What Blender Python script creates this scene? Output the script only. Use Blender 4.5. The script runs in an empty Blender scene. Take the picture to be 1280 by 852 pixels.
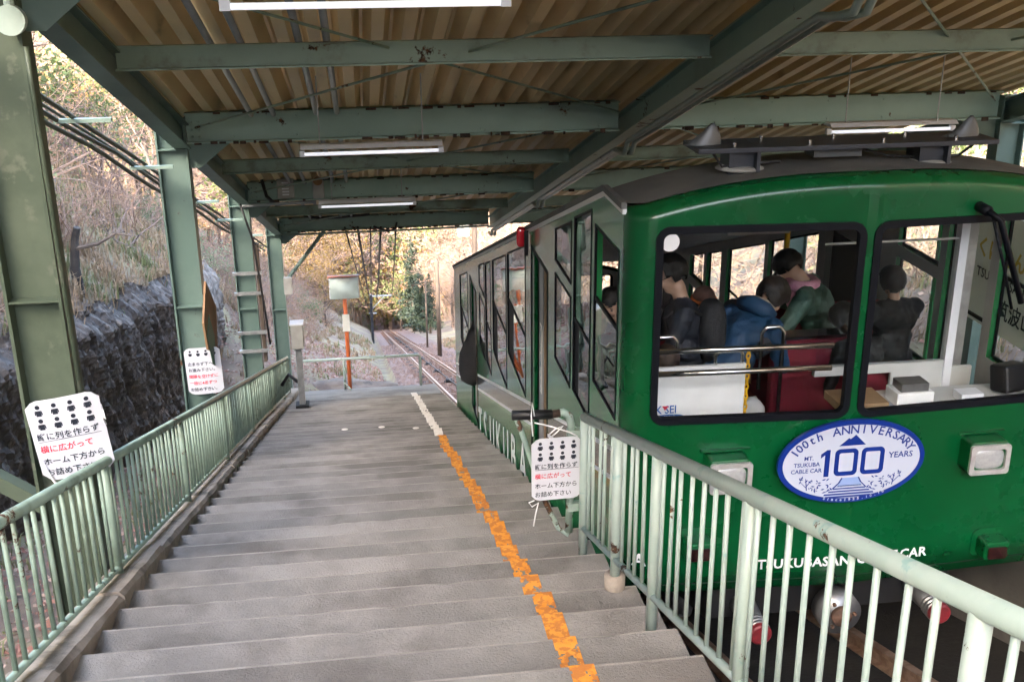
import bpy, bmesh, math, random
import numpy as np
from mathutils import Vector, Matrix, Euler, noise
R = math.radians
rnd = random.Random(7)
scene = bpy.context.scene
COL = scene.collection

# ------------------------------------------------------------------ camera
PITCH, YAW, ROLL = R(19.97), R(7.87), R(-0.444)
FOC = 1400.0                                    # pixels for a 1280 px wide frame
fw = Vector((math.sin(YAW)*math.cos(PITCH), math.cos(YAW)*math.cos(PITCH), -math.sin(PITCH)))
rt = Vector((math.cos(YAW), -math.sin(YAW), 0))
up = rt.cross(fw)
r2 = rt*math.cos(ROLL) + up*math.sin(ROLL)
u2 = -rt*math.sin(ROLL) + up*math.cos(ROLL)
cd = bpy.data.cameras.new('camera')
cam = bpy.data.objects.new('camera', cd); COL.objects.link(cam)
cam.matrix_world = Matrix(((r2.x, u2.x, -fw.x, 0), (r2.y, u2.y, -fw.y, 0), (r2.z, u2.z, -fw.z, 0), (0, 0, 0, 1)))
cd.sensor_fit = 'HORIZONTAL'; cd.sensor_width = 36; cd.lens = 36*FOC/1280
cd.clip_start = 0.05; cd.clip_end = 3000
scene.camera = cam

# ------------------------------------------------------------------ light
SUN_EL, SUN_AZ = R(30), R(-36)                   # azimuth: how far the sun stands to the right of straight behind
sd = Vector((-math.sin(SUN_AZ)*math.cos(SUN_EL), math.cos(SUN_AZ)*math.cos(SUN_EL), -math.sin(SUN_EL)))
w = bpy.data.worlds.new('World'); scene.world = w; w.use_nodes = True
nt = w.node_tree
sky = nt.nodes.new('ShaderNodeTexSky'); sky.sky_type = 'NISHITA'; sky.sun_disc = False
sky.sun_elevation = SUN_EL
sky.sun_rotation = math.atan2(-sd.x, -sd.y)
sky.air_density = 1.0; sky.dust_density = 3.0; sky.ozone_density = 0.3
nt.links.new(sky.outputs[0], nt.nodes['Background'].inputs[0])
nt.nodes['Background'].inputs[1].default_value = 0.15
sl = bpy.data.lights.new('sun', 'SUN'); sl.energy = 2.1; sl.angle = R(0.5); sl.color = (1.0, 0.86, 0.68)
so = bpy.data.objects.new('sun', sl); COL.objects.link(so)
so.rotation_euler = sd.to_track_quat('-Z', 'Y').to_euler()
so.location = (20, -30, 40)
vs = scene.view_settings
vs.view_transform = 'Standard'; vs.look = 'None'; vs.gamma = 1; vs.use_curve_mapping = False
vs.exposure = 3.92
scene.cycles.max_bounces = 7; scene.cycles.diffuse_bounces = 4; scene.cycles.glossy_bounces = 4; scene.cycles.transmission_bounces = 4; scene.cycles.transparent_max_bounces = 24
scene.cycles.caustics_reflective = False; scene.cycles.caustics_refractive = False
scene.cycles.use_adaptive_sampling = True; scene.cycles.adaptive_threshold = 0.02

# ------------------------------------------------------------------ frame of reference
T = math.tan(R(18.32)); H = 1.6
def S(y, o=0.0):                                # height of the stair slope (plus o) at distance y
    return -H - T*y + o
def sm(a, b, x):
    t = max(0, min(1, (x-a)/(b-a))); return t*t*(3-2*t)
def at(px, py, Y):                              # survey helper: point of the photographed place at distance Y
    d = fw + r2*((px-640)/FOC) - u2*((py-426)/FOC)
    return d*(Y/d.y)

# ------------------------------------------------------------------ materials
MATS = {}
def mat(name, c1, c2=None, scale=4.0, rough=0.6, bump=0.0, bscale=40.0, metal=0.0, coat=0.0, c3=None, s3=1.0, t3=(0.55, 0.7),
        rust=None, spec=0.5, rndv=0.0, stretch=(1, 1, 1), detail=6.0, mid=(0.35, 0.65), local=False, rvar=0.0, trans=0.0):
    m = bpy.data.materials.new(name); m.use_nodes = True
    N, L = m.node_tree.nodes, m.node_tree.links
    b = N['Principled BSDF']
    if local:
        tc = N.new('ShaderNodeTexCoord'); src = tc.outputs['Object']
    else:
        g = N.new('ShaderNodeNewGeometry'); src = g.outputs['Position']
    mp = N.new('ShaderNodeMapping'); mp.inputs['Scale'].default_value = stretch
    L.new(src, mp.inputs['Vector']); src = mp.outputs[0]
    def noi(sc, de=detail, ro=0.6):
        n = N.new('ShaderNodeTexNoise'); n.inputs['Scale'].default_value = sc; n.inputs['Detail'].default_value = de
        n.inputs['Roughness'].default_value = ro; L.new(src, n.inputs['Vector']); return n.outputs[0]
    def ramp(v, a, bb):
        r = N.new('ShaderNodeMapRange'); r.inputs[1].default_value = a; r.inputs[2].default_value = bb
        r.interpolation_type = 'SMOOTHSTEP'
        L.new(v, r.inputs[0]); return r.outputs[0]
    def mix(f, a, bb):
        x = N.new('ShaderNodeMix'); x.data_type = 'RGBA'
        if hasattr(f, 'is_linked'): L.new(f, x.inputs[0])
        else: x.inputs[0].default_value = f
        for s, v in ((6, a), (7, bb)):
            if isinstance(v, tuple): x.inputs[s].default_value = (*v[:3], 1)
            else: L.new(v, x.inputs[s])
        return x.outputs[2]
    col = tuple(c1)
    if c2 is not None:
        col = mix(ramp(noi(scale), *mid), tuple(c1), tuple(c2))
    if c3 is not None:
        col = mix(ramp(noi(s3), *t3), col, tuple(c3))
    if rndv:
        oi = N.new('ShaderNodeObjectInfo'); hs = N.new('ShaderNodeHueSaturation')
        r = N.new('ShaderNodeMapRange'); r.inputs[3].default_value = 1-rndv; r.inputs[4].default_value = 1+rndv
        L.new(oi.outputs['Random'], r.inputs[0]); L.new(r.outputs[0], hs.inputs['Value'])
        if isinstance(col, tuple): hs.inputs['Color'].default_value = (*col, 1)
        else: L.new(col, hs.inputs['Color'])
        col = hs.outputs[0]
    rv = rough
    if rust:
        thr, rs = rust
        n1 = noi(rs, 8, 0.7); n2 = noi(rs*0.22, 3, 0.5)
        mu = N.new('ShaderNodeMath'); mu.operation = 'ADD'; L.new(n1, mu.inputs[0]); L.new(n2, mu.inputs[1])
        f = ramp(mu.outputs[0], thr, thr+0.06)
        rc = mix(ramp(noi(rs*3), 0.4, 0.6), (0.030, 0.016, 0.010), (0.11, 0.05, 0.022))
        col = mix(f, col, rc)
        rr = N.new('ShaderNodeMapRange'); rr.inputs[3].default_value = rough; rr.inputs[4].default_value = 0.9
        L.new(f, rr.inputs[0]); rv = rr.outputs[0]
    elif rvar:
        rr = N.new('ShaderNodeMapRange'); rr.inputs[3].default_value = max(0.02, rough-rvar); rr.inputs[4].default_value = rough+rvar
        L.new(noi(scale*1.7), rr.inputs[0]); rv = rr.outputs[0]
    if isinstance(col, tuple): b.inputs['Base Color'].default_value = (*col, 1)
    else: L.new(col, b.inputs['Base Color'])
    if isinstance(rv, float) or isinstance(rv, int): b.inputs['Roughness'].default_value = rv
    else: L.new(rv, b.inputs['Roughness'])
    b.inputs['Metallic'].default_value = metal
    b.inputs['Specular IOR Level'].default_value = spec
    b.inputs['Coat Weight'].default_value = coat; b.inputs['Coat Roughness'].default_value = 0.06
    if bump:
        bp = N.new('ShaderNodeBump'); bp.inputs['Strength'].default_value = bump; bp.inputs['Distance'].default_value = 0.02
        L.new(noi(bscale, 8, 0.65), bp.inputs['Height']); L.new(bp.outputs[0], b.inputs['Normal'])
    if trans:
        tr = N.new('ShaderNodeBsdfTranslucent'); mx = N.new('ShaderNodeMixShader'); mx.inputs[0].default_value = trans
        if isinstance(col, tuple): tr.inputs[0].default_value = (*col, 1)
        else: L.new(col, tr.inputs[0])
        L.new(b.outputs[0], mx.inputs[1]); L.new(tr.outputs[0], mx.inputs[2]); L.new(mx.outputs[0], N['Material Output'].inputs[0])
    MATS[name] = m
    return m
def glass(name, tint=(0.93, 0.95, 0.95), wob=0.0, wscale=3.0, ior=1.5, rough=0.0):
    m = bpy.data.materials.new(name); m.use_nodes = True
    N, L = m.node_tree.nodes, m.node_tree.links
    N.remove(N['Principled BSDF'])
    t = N.new('ShaderNodeBsdfTransparent'); t.inputs[0].default_value = (*tint, 1)
    g = N.new('ShaderNodeBsdfGlossy'); g.inputs['Roughness'].default_value = rough
    ge0 = N.new('ShaderNodeNewGeometry'); dt = N.new('ShaderNodeVectorMath'); dt.operation = 'DOT_PRODUCT'
    L.new(ge0.outputs['Normal'], dt.inputs[0]); L.new(ge0.outputs['Incoming'], dt.inputs[1])
    def mth(op, a, b=None):
        q = N.new('ShaderNodeMath'); q.operation = op
        for i_, v_ in enumerate((a, b)):
            if v_ is None: continue
            if isinstance(v_, (int, float)): q.inputs[i_].default_value = v_
            else: L.new(v_, q.inputs[i_])
        return q
    F0 = ((ior-1)/(ior+1))**2
    ab = mth('ABSOLUTE', dt.outputs['Value']); om = mth('SUBTRACT', 1.0, ab.outputs[0]); p5 = mth('POWER', om.outputs[0], 5.0)
    f = mth('MULTIPLY_ADD', p5.outputs[0], 1-F0); f.inputs[2].default_value = F0
    x = N.new('ShaderNodeMixShader')
    L.new(f.outputs[0], x.inputs[0]); L.new(t.outputs[0], x.inputs[1]); L.new(g.outputs[0], x.inputs[2])
    if wob:
        ge = N.new('ShaderNodeNewGeometry'); mp = N.new('ShaderNodeMapping'); mp.inputs['Scale'].default_value = (1, .35, 1.6)
        n = N.new('ShaderNodeTexNoise'); n.inputs['Scale'].default_value = wscale; n.inputs['Detail'].default_value = 1
        L.new(ge.outputs['Position'], mp.inputs[0]); L.new(mp.outputs[0], n.inputs['Vector'])
        b = N.new('ShaderNodeBump'); b.inputs['Strength'].default_value = wob; b.inputs['Distance'].default_value = 0.01
        L.new(n.outputs[0], b.inputs['Height']); L.new(b.outputs[0], g.inputs['Normal'])
    L.new(x.outputs[0], N['Material Output'].inputs[0])
    MATS[name] = m
    return m

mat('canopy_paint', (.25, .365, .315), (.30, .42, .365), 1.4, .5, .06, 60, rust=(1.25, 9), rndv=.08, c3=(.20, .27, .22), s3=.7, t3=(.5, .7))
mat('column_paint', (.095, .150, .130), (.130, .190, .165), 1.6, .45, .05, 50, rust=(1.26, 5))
mat('mossy_paint', (.052, .072, .046), (.080, .102, .068), 2.2, .55, .06, 50, rust=(1.36, 6), c3=(.105, .12, .085), s3=5, t3=(.58, .66))
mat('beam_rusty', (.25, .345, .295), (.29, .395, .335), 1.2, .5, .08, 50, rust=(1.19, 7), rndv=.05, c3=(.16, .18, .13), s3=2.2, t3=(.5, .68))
mat('rust_edge', (.022, .014, .009), (.07, .034, .018), 14, .9, .5, 40)
mat('rail_paint', (.305, .385, .345), (.355, .425, .385), 5, .36, .05, 60, rust=(1.22, 16), c3=(.21, .33, .31), s3=7, t3=(.6, .68))
mat('rail_paint_dull', (.185, .255, .205), (.24, .32, .255), 4, .45, .05, 60, rust=(1.20, 14), c3=(.15, .195, .145), s3=3, t3=(.55, .68))
mat('rail_cap', (.50, .48, .38), (.42, .45, .36), 3, .5, .05, 60, rust=(1.33, 10))
mat('rusty_green', (.30, .39, .34), (.24, .31, .27), 9, .6, .2, 60, rust=(.98, 12))
mat('roof_tan', (.76, .585, .33), (.68, .51, .275), .8, .5, .03, 30, c3=(.46, .33, .17), s3=2.5, t3=(.6, .76), rndv=.05, stretch=(3, .5, 1))
mat('pipe_grey', (.20, .22, .23), (.26, .27, .28), 3, .45, rndv=.1)
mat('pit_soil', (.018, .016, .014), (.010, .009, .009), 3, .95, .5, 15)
mat('pipe_green', (.18, .26, .22), (.22, .30, .26), 3, .45, rust=(1.32, 12))
mat('cable_black', (.012, .012, .013), None, rough=.55)
mat('cable_olive', (.07, .085, .06), (.10, .11, .08), 6, .6)
mat('lamp_white', (.72, .74, .78), (.66, .68, .72), 4, .35)
mat('tube_white', (.86, .87, .9), None, rough=.25)
mat('box_grey', (.36, .36, .34), (.30, .30, .28), 5, .6, .05)
mat('galv', (.40, .41, .41), (.30, .31, .31), 8, .45, .03, metal=.6)
mat('bezel_metal', (.55, .55, .54), (.45, .45, .44), 20, .3, metal=.4)
mat('chrome', (.62, .62, .62), None, rough=.18, metal=1.0)
mat('concrete', (.248, .230, .208), (.188, .174, .157), 2.6, .85, .6, 75, c3=(.135, .121, .107), s3=1.1, t3=(.46, .66), rndv=.15, detail=10)
mat('concrete_edge_lit', (.315, .287, .253), (.235, .213, .187), 6, .8, .4, 70, detail=10)  # step nosings: light caught by the edge put into a paler colour
mat('concrete_riser', (.24, .21, .18), (.17, .15, .13), 3, .9, .3, 50)
mat('concrete_kerb', (.34, .29, .235), (.24, .20, .16), 3.5, .9, .4, 45, c3=(.13, .11, .085), s3=2.2, t3=(.52, .66), rndv=.1)
mat('concrete_dark', (.16, .15, .14), (.11, .105, .1), 2, .9, .3, 30)
mat('paint_orange', (0.594, 0.216, 0.018), (0.648, 0.270, 0.036), 10, .75, .2, 80, c3=(0.414, 0.144, 0.027), s3=22, t3=(.45, .56))
mat('paint_white', (.72, .68, .62), (.62, .56, .5), 14, .8, .15, 80)
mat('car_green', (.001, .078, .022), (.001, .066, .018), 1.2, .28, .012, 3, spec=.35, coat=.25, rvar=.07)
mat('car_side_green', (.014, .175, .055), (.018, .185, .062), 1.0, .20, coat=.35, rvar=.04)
mat('car_grey_band', (.12, .135, .12), None, rough=.2, coat=.8)
mat('car_roof', (0.083, 0.086, 0.087), (0.128, 0.128, 0.120), 2.5, .75, .12, 60, c3=(0.195, 0.177, 0.165), s3=3.5, t3=(.58, .75))
mat('white_paint', (.76, .77, .78), (.70, .71, .72), 5, .4)
mat('interior_white', (.52, .53, .52), (.46, .47, .46), 2, .5)
mat('rubber', (.004, .005, .008), None, rough=.5, spec=.15)
mat('black', (.008, .008, .009), None, rough=.5)
mat('navy_metal', (.018, .022, .03), (.026, .03, .04), 3, .4)
mat('fin_grey', (.055, .062, .068), None, rough=.35)
mat('steel_dull', (.26, .26, .26), (.17, .17, .175), 6, .4, metal=.7)
mat('rail_steel', (.34, .24, .18), (.20, .12, .08), 10, .5, metal=.3)
mat('rusty_steel', (.13, .065, .04), (.08, .045, .03), 9, .85, .3)
mat('lens_clear', (0.372, 0.378, 0.384), (0.300, 0.306, 0.312), 40, .15, .15, 90, coat=.6)
mat('lens_dark', (.02, .006, .006), None, rough=.12, coat=1)
mat('lens_red', (.62, .015, .03), None, rough=.15, coat=1)
mat('buffer_red', (0.193, 0.011, 0.017), (0.121, 0.011, 0.014), 20, .55, .1)
mat('badge_blue', (.006, .028, .22), None, rough=.3)
mat('badge_white', (.47, .51, .62), None, rough=.35)
mat('badge_pale', (.25, .35, .62), None, rough=.35)
mat('ink', (.012, .016, .028), None, rough=.6)
mat('ink_red', (.65, .03, .06), None, rough=.6)
mat('ink_blue', (.01, .09, .35), None, rough=.6)
mat('ink_gold', (.55, .38, .05), None, rough=.5)
mat('paper', (.58, .59, .645), (.55, .56, .61), 3, .35, .05, 12)
mat('string_white', (.75, .75, .76), None, rough=.8)
mat('seat_red', (.17, .008, .022), (.13, .006, .017), 6, .85, .1, 120)
mat('chain_yellow', (.75, .42, .01), None, rough=.4)
mat('pole_yellow', (.6, .38, .02), None, rough=.4)
mat('door_trim', (.30, .20, .11), (.24, .15, .08), 5, .6)
mat('door_grey', (.30, .31, .33), None, rough=.35, metal=.3)
mat('orange_pole', (.72, .17, .05), (.62, .14, .045), 5, .45, rust=(1.36, 9))
mat('mirror', (.50, .60, .60), (.42, .52, .52), 3, .35, metal=.35)  # pale teal base: reflection of the sky put into the colour
mat('wood_board', (.30, .175, .09), (.22, .12, .06), 3, .8, .15, 30, stretch=(1, 1, .3))
mat('leaf_sticker', (.03, .10, .05), None, rough=.5)
mat('wood_pole', (.10, .076, .058), (.068, .05, .038), 4, .85, .3, 20, stretch=(1, 1, .25))
mat('rock', (.095, .078, .066), (.045, .037, .032), 3.0, .75, .9, 26, c3=(.20, .18, .16), s3=7, t3=(.56, .70), stretch=(1, 1.2, .6))
mat('pale_rock', (0.238, 0.210, 0.182), (0.154, 0.133, 0.115), 3, .9, .8, 18, c3=(0.098, 0.084, 0.070), s3=5)
mat('boulder', (.19, .145, .11), (.12, .09, .07), 3, .9, .7, 15, c3=(.07, .058, .045), s3=2)
mat('soil', (.19, .132, .095), (.12, .083, .06), .9, .95, .6, 9, c3=(.22, .185, .10), s3=.35, t3=(.45, .6))
mat('ballast', (.175, .110, .088), (.105, .066, .052), 6, .95, .9, 14, c3=(.22, .165, .14), s3=9, t3=(.56, .66))
mat('gravel_stone', (.185, .130, .108), (.12, .08, .065), 5, .9, .2, 30, rndv=.2)
mat('black_bark', (.03, .026, .024), (.05, .042, .036), 6, .9, .4, 18)
mat('bark', (.115, .09, .072), (.07, .054, .044), 5, .9, .4, 18, stretch=(1, 1, .3))
mat('bark_pale', (0.204, 0.168, 0.138), (0.150, 0.120, 0.096), 4, .9, .3, 18, stretch=(1, 1, .3))
mat('twig_tan', (.28, .195, .150), (.22, .15, .115), .6, .9, rndv=.18)
mat('twig_purple', (.205, .155, .135), (.16, .12, .105), 2, .9, rndv=.18)
mat('leaf_tan', (.33, .215, .150), (.26, .155, .095), .5, .8, rndv=.2, trans=.3)
mat('leaf_gold', (0.264, 0.182, 0.055), (0.209, 0.121, 0.033), .6, .7, rndv=.15, trans=.35)
mat('leaf_green', (0.082, 0.125, 0.043), (0.144, 0.173, 0.058), .9, .6, rndv=.2, trans=.25)
mat('leaf_pale', (0.158, 0.194, 0.108), (0.115, 0.144, 0.072), 1.2, .65, rndv=.15, trans=.25)
mat('needle_dark', (.010, .022, .012), (.020, .034, .015), .8, .7, rndv=.15)
mat('leaf_yellowgreen', (0.149, 0.176, 0.050), (0.110, 0.132, 0.039), .5, .7, rndv=.15, trans=.3)
mat('straw', (.30, .22, .135), (.23, .16, .10), .8, .85, trans=.2)
mat('straw_green', (0.138, 0.162, 0.066), (0.180, 0.174, 0.084), 1.3, .8, trans=.2)
mat('litter', (0.243, 0.121, 0.089), (0.178, 0.081, 0.057), 3, .85)
mat('litter_pale', (0.329, 0.237, 0.186), (0.257, 0.172, 0.129), 3, .85)
mat('skin', (.46, .29, .21), (.42, .26, .185), 8, .5)
mat('hair_black', (.008, .007, .007), (.014, .012, .012), 30, .38, .4, 200, local=True)
mat('hair_brown', (.05, .028, .018), (.03, .018, .012), 30, .4, .4, 200, local=True)
mat('cloth_black', (.010, .011, .014), (.018, .019, .022), 12, .8, .35, 26)
mat('cloth_navy', (.010, .014, .024), (.016, .02, .032), 10, .7, .35, 24)
mat('cloth_blue', (.010, .045, .115), (.014, .06, .14), 10, .6, .35, 24)
mat('cloth_green', (.030, .075, .055), (.045, .10, .075), 10, .6, .45, 22)
mat('cloth_pink', (.50, .20, .30), (.6, .32, .40), 26, .85, .4, 60)
mat('cloth_red', (.35, .03, .03), None, rough=.8)
mat('cloth_brown', (.09, .04, .03), (.06, .03, .022), 60, .9, .5, 120)
mat('cloth_orange', (.55, .13, .03), (.4, .09, .02), 60, .9, .5, 120)
mat('fleece', (.50, .42, .34), (.38, .31, .25), 40, .95, .5, 90)
mat('plastic_bag', (.65, .66, .69), None, rough=.4, trans=.3)
mat('sign_white', (.74, .76, .72), None, rough=.4)
mat('sign_green', (.02, .30, .08), None, rough=.4)
glass('glass_front', (.97, .98, .98), ior=1.20)
glass('glass_far', (.95, .96, .96), ior=1.2)
glass('glass_side', (.90, .92, .91), .25, 2.2, ior=2.1)
glass('glass_inner', (.90, .93, .94), ior=1.35)
M = MATS
for nm_, st_ in (('tube_white', .05),):
    b_ = M[nm_].node_tree.nodes['Principled BSDF']; b_.inputs['Emission Color'].default_value = (.92, .93, 1, 1); b_.inputs['Emission Strength'].default_value = st_

# ------------------------------------------------------------------ mesh building
class MB:
    def __init__(s): s.v = []; s.f = []; s.mi = []; s.m = 0
    def add(s, vs, fs):
        n = len(s.v); s.v += [tuple(p) for p in vs]; s.f += [tuple(i+n for i in f) for f in fs]; s.mi += [s.m]*len(fs); return s
    def box(s, c, d, rot=None, taper=1.0):
        hx, hy, hz = d[0]/2, d[1]/2, d[2]/2
        P = [Vector((x*hx*(taper if z > 0 else 1), y*hy*(taper if z > 0 else 1), z*hz)) for z in (-1, 1) for y in (-1, 1) for x in (-1, 1)]
        if rot is not None:
            q = rot if isinstance(rot, Matrix) else Euler(rot).to_matrix()
            P = [q @ p for p in P]
        c = Vector(c)
        return s.add([p+c for p in P], [(0, 2, 3, 1), (4, 5, 7, 6), (0, 1, 5, 4), (2, 6, 7, 3), (0, 4, 6, 2), (1, 3, 7, 5)])
    def beam(s, a, b, wd, ht, upv=(0, 0, 1), off=(0, 0)):          # box from a to b, wd across, ht along upv
        a, b = Vector(a), Vector(b); d = (b-a).normalized(); u = Vector(upv)
        x = d.cross(u).normalized(); z = x.cross(d)
        o = x*off[0] + z*off[1]
        P = [e + o + x*(sx*wd/2) + z*(sz*ht/2) for e in (a, b) for sz in (-1, 1) for sx in (-1, 1)]
        return s.add(P, [(0, 1, 3, 2), (4, 6, 7, 5), (0, 4, 5, 1), (2, 3, 7, 6), (0, 2, 6, 4), (1, 5, 7, 3)])
    def hbeam(s, a, b, wd, ht, upv=(0, 0, 1), t=.012, fl=.016):
        s.beam(a, b, t, ht-2*fl, upv); s.beam(a, b, wd, fl, upv, (0, ht/2-fl/2)); s.beam(a, b, wd, fl, upv, (0, -ht/2+fl/2)); return s
    def tube(s, path, r, n=8, cap=True):
        path = [Vector(p) for p in path]; rr = r if isinstance(r, (list, tuple)) else [r]*len(path)
        V = []; F = []; ref = None
        for i, p in enumerate(path):
            d = (path[min(i+1, len(path)-1)] - path[max(i-1, 0)]).normalized()
            if ref is None:
                ref = d.orthogonal().normalized()
            x = (ref - d*ref.dot(d))
            x = x.normalized() if x.length > 1e-6 else d.orthogonal().normalized()
            ref = x; y = d.cross(x)
            V += [p + (x*math.cos(2*math.pi*k/n) + y*math.sin(2*math.pi*k/n))*rr[i] for k in range(n)]
        for i in range(len(path)-1):
            for k in range(n):
                k2 = (k+1) % n
                F.append((i*n+k, i*n+k2, (i+1)*n+k2, (i+1)*n+k))
        if cap: F += [tuple(range(n-1, -1, -1)), tuple((len(path)-1)*n+k for k in range(n))]
        return s.add(V, F)
    def prism(s, poly, fn, d0, d1):                                # 2D outline, fn(u,v,d) -> 3D
        n = len(poly)
        V = [fn(u, v, d0) for u, v in poly] + [fn(u, v, d1) for u, v in poly]
        return s.add(V, [tuple(range(n-1, -1, -1)), tuple(range(n, 2*n))] + [(i, (i+1) % n, n+(i+1) % n, n+i) for i in range(n)])
    def ell(s, c, r, nu=16, nv=10, rot=None, fn=None):
        V = []; F = []; c = Vector(c)
        for i in range(nv+1):
            th = math.pi*i/nv
            for k in range(nu):
                ph = 2*math.pi*k/nu
                p = Vector((math.sin(th)*math.cos(ph), math.sin(th)*math.sin(ph), math.cos(th)))
                if fn: p = fn(p)
                p = Vector((p.x*r[0], p.y*r[1], p.z*r[2]))
                if rot is not None: p = rot @ p
                V.append(c+p)
        for i in range(nv):
            for k in range(nu):
                a, b, c2, d = i*nu+k, i*nu+(k+1) % nu, (i+1)*nu+(k+1) % nu, (i+1)*nu+k
                if i == 0: F.append((a, d, c2))
                elif i == nv-1: F.append((a, d, b))
                else: F.append((a, d, c2, b))
        return s.add(V, F)
    def mesh(s, name, mats, smooth=False):
        me = bpy.data.meshes.new(name); me.from_pydata(s.v, [], s.f)
        for m in (mats if isinstance(mats, (list, tuple)) else [mats]): me.materials.append(M[m] if isinstance(m, str) else m)
        if any(s.mi): me.polygons.foreach_set('material_index', s.mi)
        if smooth: me.shade_smooth() if hasattr(me, 'shade_smooth') else me.polygons.foreach_set('use_smooth', [True]*len(me.polygons))
        me.update()
        return me
    def build(s, name, mats, parent=None, smooth=False):
        return link(name, s.mesh(name, mats, smooth), parent)
def link(name, data, parent=None, loc=None, rot=None):
    o = bpy.data.objects.new(name, data); COL.objects.link(o)
    if parent is not None: o.parent = parent
    if loc is not None: o.location = loc
    if rot is not None: o.rotation_euler = rot
    return o
def local(bm_obj, parent):                                         # child mesh was built in world space
    return bm_obj
def tag(o, label, cat, group=None):
    o['label'] = label; o['category'] = cat
    if group: o['group'] = group
    return o
def thing(name, label, cat, loc=(0, 0, 0), rz=0, group=None):
    o = bpy.data.objects.new(name, None); COL.objects.link(o); o.empty_display_size = .1
    o.location = loc; o.rotation_euler = (0, 0, rz)
    return tag(o, label, cat, group)
def struct(o): o['kind'] = 'structure'; return o
def stuff(o): o['kind'] = 'stuff'; return o
class TB(MB):                                                      # builds in world space under a thing that sits at p
    def __init__(s, root): super().__init__(); s.root = root
    def part(s, name, mats, parent=None, smooth=False):
        p = s.root.location
        s.v = [(a-p.x, b-p.y, c-p.z) for a, b, c in s.v]
        return MB.build(s, name, mats, parent or s.root, smooth)
def copy_tree(o, parent=None):
    c = o.copy(); COL.objects.link(c); c.parent = parent
    for ch in KIDS(o): copy_tree(ch, c)
    return c
def KIDS(o): return [x for x in o.children]
def bevel(o, wdt, seg=2):
    m = o.modifiers.new('bevel', 'BEVEL'); m.width = wdt; m.segments = seg; m.limit_method = 'ANGLE'; return o

FONT_CACHE = {}
def text_mesh(txt, size, bold=0.0, align='LEFT', thick=0.0, spacing=1.0):
    key = (txt, size, bold, align, thick, spacing)
    if key in FONT_CACHE: return FONT_CACHE[key]
    c = bpy.data.curves.new('lettering', 'FONT'); c.body = txt; c.size = size; c.offset = bold; c.align_x = align
    c.extrude = thick; c.resolution_u = 2; c.space_character = spacing
    o = bpy.data.objects.new('tmp_text', c); COL.objects.link(o)
    me = bpy.data.meshes.new_from_object(o)
    bpy.data.objects.remove(o); bpy.data.curves.remove(c)
    FONT_CACHE[key] = me
    return me
def lettering(name, txt, size, matn, parent, fn, bold=0.0, align='LEFT', spacing=1.0, sx=1.0):
    me = text_mesh(txt, size, bold, align, 0.0, spacing).copy()
    for v in me.vertices: v.co = Vector(fn(v.co.x*sx, v.co.y))
    me.materials.clear(); me.materials.append(M[matn])
    return link(name, me, parent)

# ================================================================== SETTING
def base(y):
    if y < 150: return -T*y
    z = -T*150; n = 40; dy = (y-150)/n
    for i in range(n):
        yy = 150+(i+.5)*dy
        z -= dy*(T*(1-sm(150, 230, yy)) + .04*sm(150, 230, yy) - .40*sm(250, 330, yy))
    return z
BASEC = {}
def B(y):
    k = round(y, 2)
    if k not in BASEC: BASEC[k] = -H + base(y)
    return BASEC[k]
def walltop(y): return max(.7, min(2.9, 1.35+(y-10.8)*.105))
def bank(d, s1, s2, k=12): return s1*min(d, k) + s2*max(0, d-k)
def nz(x, y, s, seed=0): return noise.noise(Vector((x*s, y*s, seed)))
def interp(x, pts):
    if x <= pts[0][0]: return pts[0][1]
    for (a, va), (b, vb) in zip(pts, pts[1:]):
        if x <= b: return va+(vb-va)*(x-a)/(b-a)
    return pts[-1][1]
def ground_z(x, y):
    wt = walltop(y)
    if x <= -3.75: near = wt-.1+bank(-3.75-x, .95, .15, 11)
    elif x >= 7.6: near = -.2+bank(x-7.6, .75, .5, 14)
    else: near = interp(x, [(-3.75, wt-.1), (-3.5, -.5), (-1.75, -.42), (-1.5, -1.2), (4.45, -1.2), (4.6, -.5), (7.6, -.2)])
    if x <= -2.5: far = .75+bank(-2.5-x, .78, .15, 14)
    elif x >= 7.5: far = -.9+bank(x-7.5, .30, .45, 10)
    else: far = interp(x, [(-2.5, .75), (-.2, -.45), (.45, -.85), (.62, -1.35), (.95, -1.35), (1.05, -1.14), (4.7, -1.14), (5.2, -.98), (7.5, -.9)])
    k = sm(20.6, 26, y) if x > -3.4 else sm(24, 33, y)
    z = near+(far-near)*k
    d = max(0, abs(x-2.0)-3.2); a = min(1, d/3)
    z += a*(.35*nz(x, y, .23)+.12*nz(x, y, .9, 4)+1.2*nz(x, y, .05, 9)*min(1, d/15))
    if k > .3: z += .03*nz(x, y, 2.2, 2)
    if -3.4 < x < -1.7 and y < 22: z += .05*nz(x, y, 2.5, 5)
    return B(y)+z
def frange(a, b, st):
    n = int(round((b-a)/st)); return [a+(b-a)*i/n for i in range(n)]
xs = frange(-190, -60, 10)+frange(-60, -24, 3)+frange(-24, -4, .8)+[-4, -3.76, -3.48]+frange(-3.2, -1.8, .35)+[-1.75, -1.5, -1, -.2, .45, .62, .78, .95, 1.05]+frange(1.4, 4.4, .5)+[4.46, 4.6, 4.8, 5.2, 6, 6.8, 7.6]+frange(8.2, 24, .8)+frange(24, 60, 3)+frange(60, 191, 10)
ys = frange(-34, -6, 2)+frange(-6, 34, .6)+frange(34, 70, 1.5)+frange(70, 180, 4)+frange(180, 560, 10)
V = [(x, y, ground_z(x, y)) for y in ys for x in xs]
nx = len(xs)
F = []; mi = []
for j in range(len(ys)-1):
    for i in range(nx-1):
        F.append((j*nx+i, j*nx+i+1, (j+1)*nx+i+1, (j+1)*nx+i)); mi.append((1 if ys[j] > 20 else 2) if 1.0 <= xs[i] < 5.0 else 0)
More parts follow.
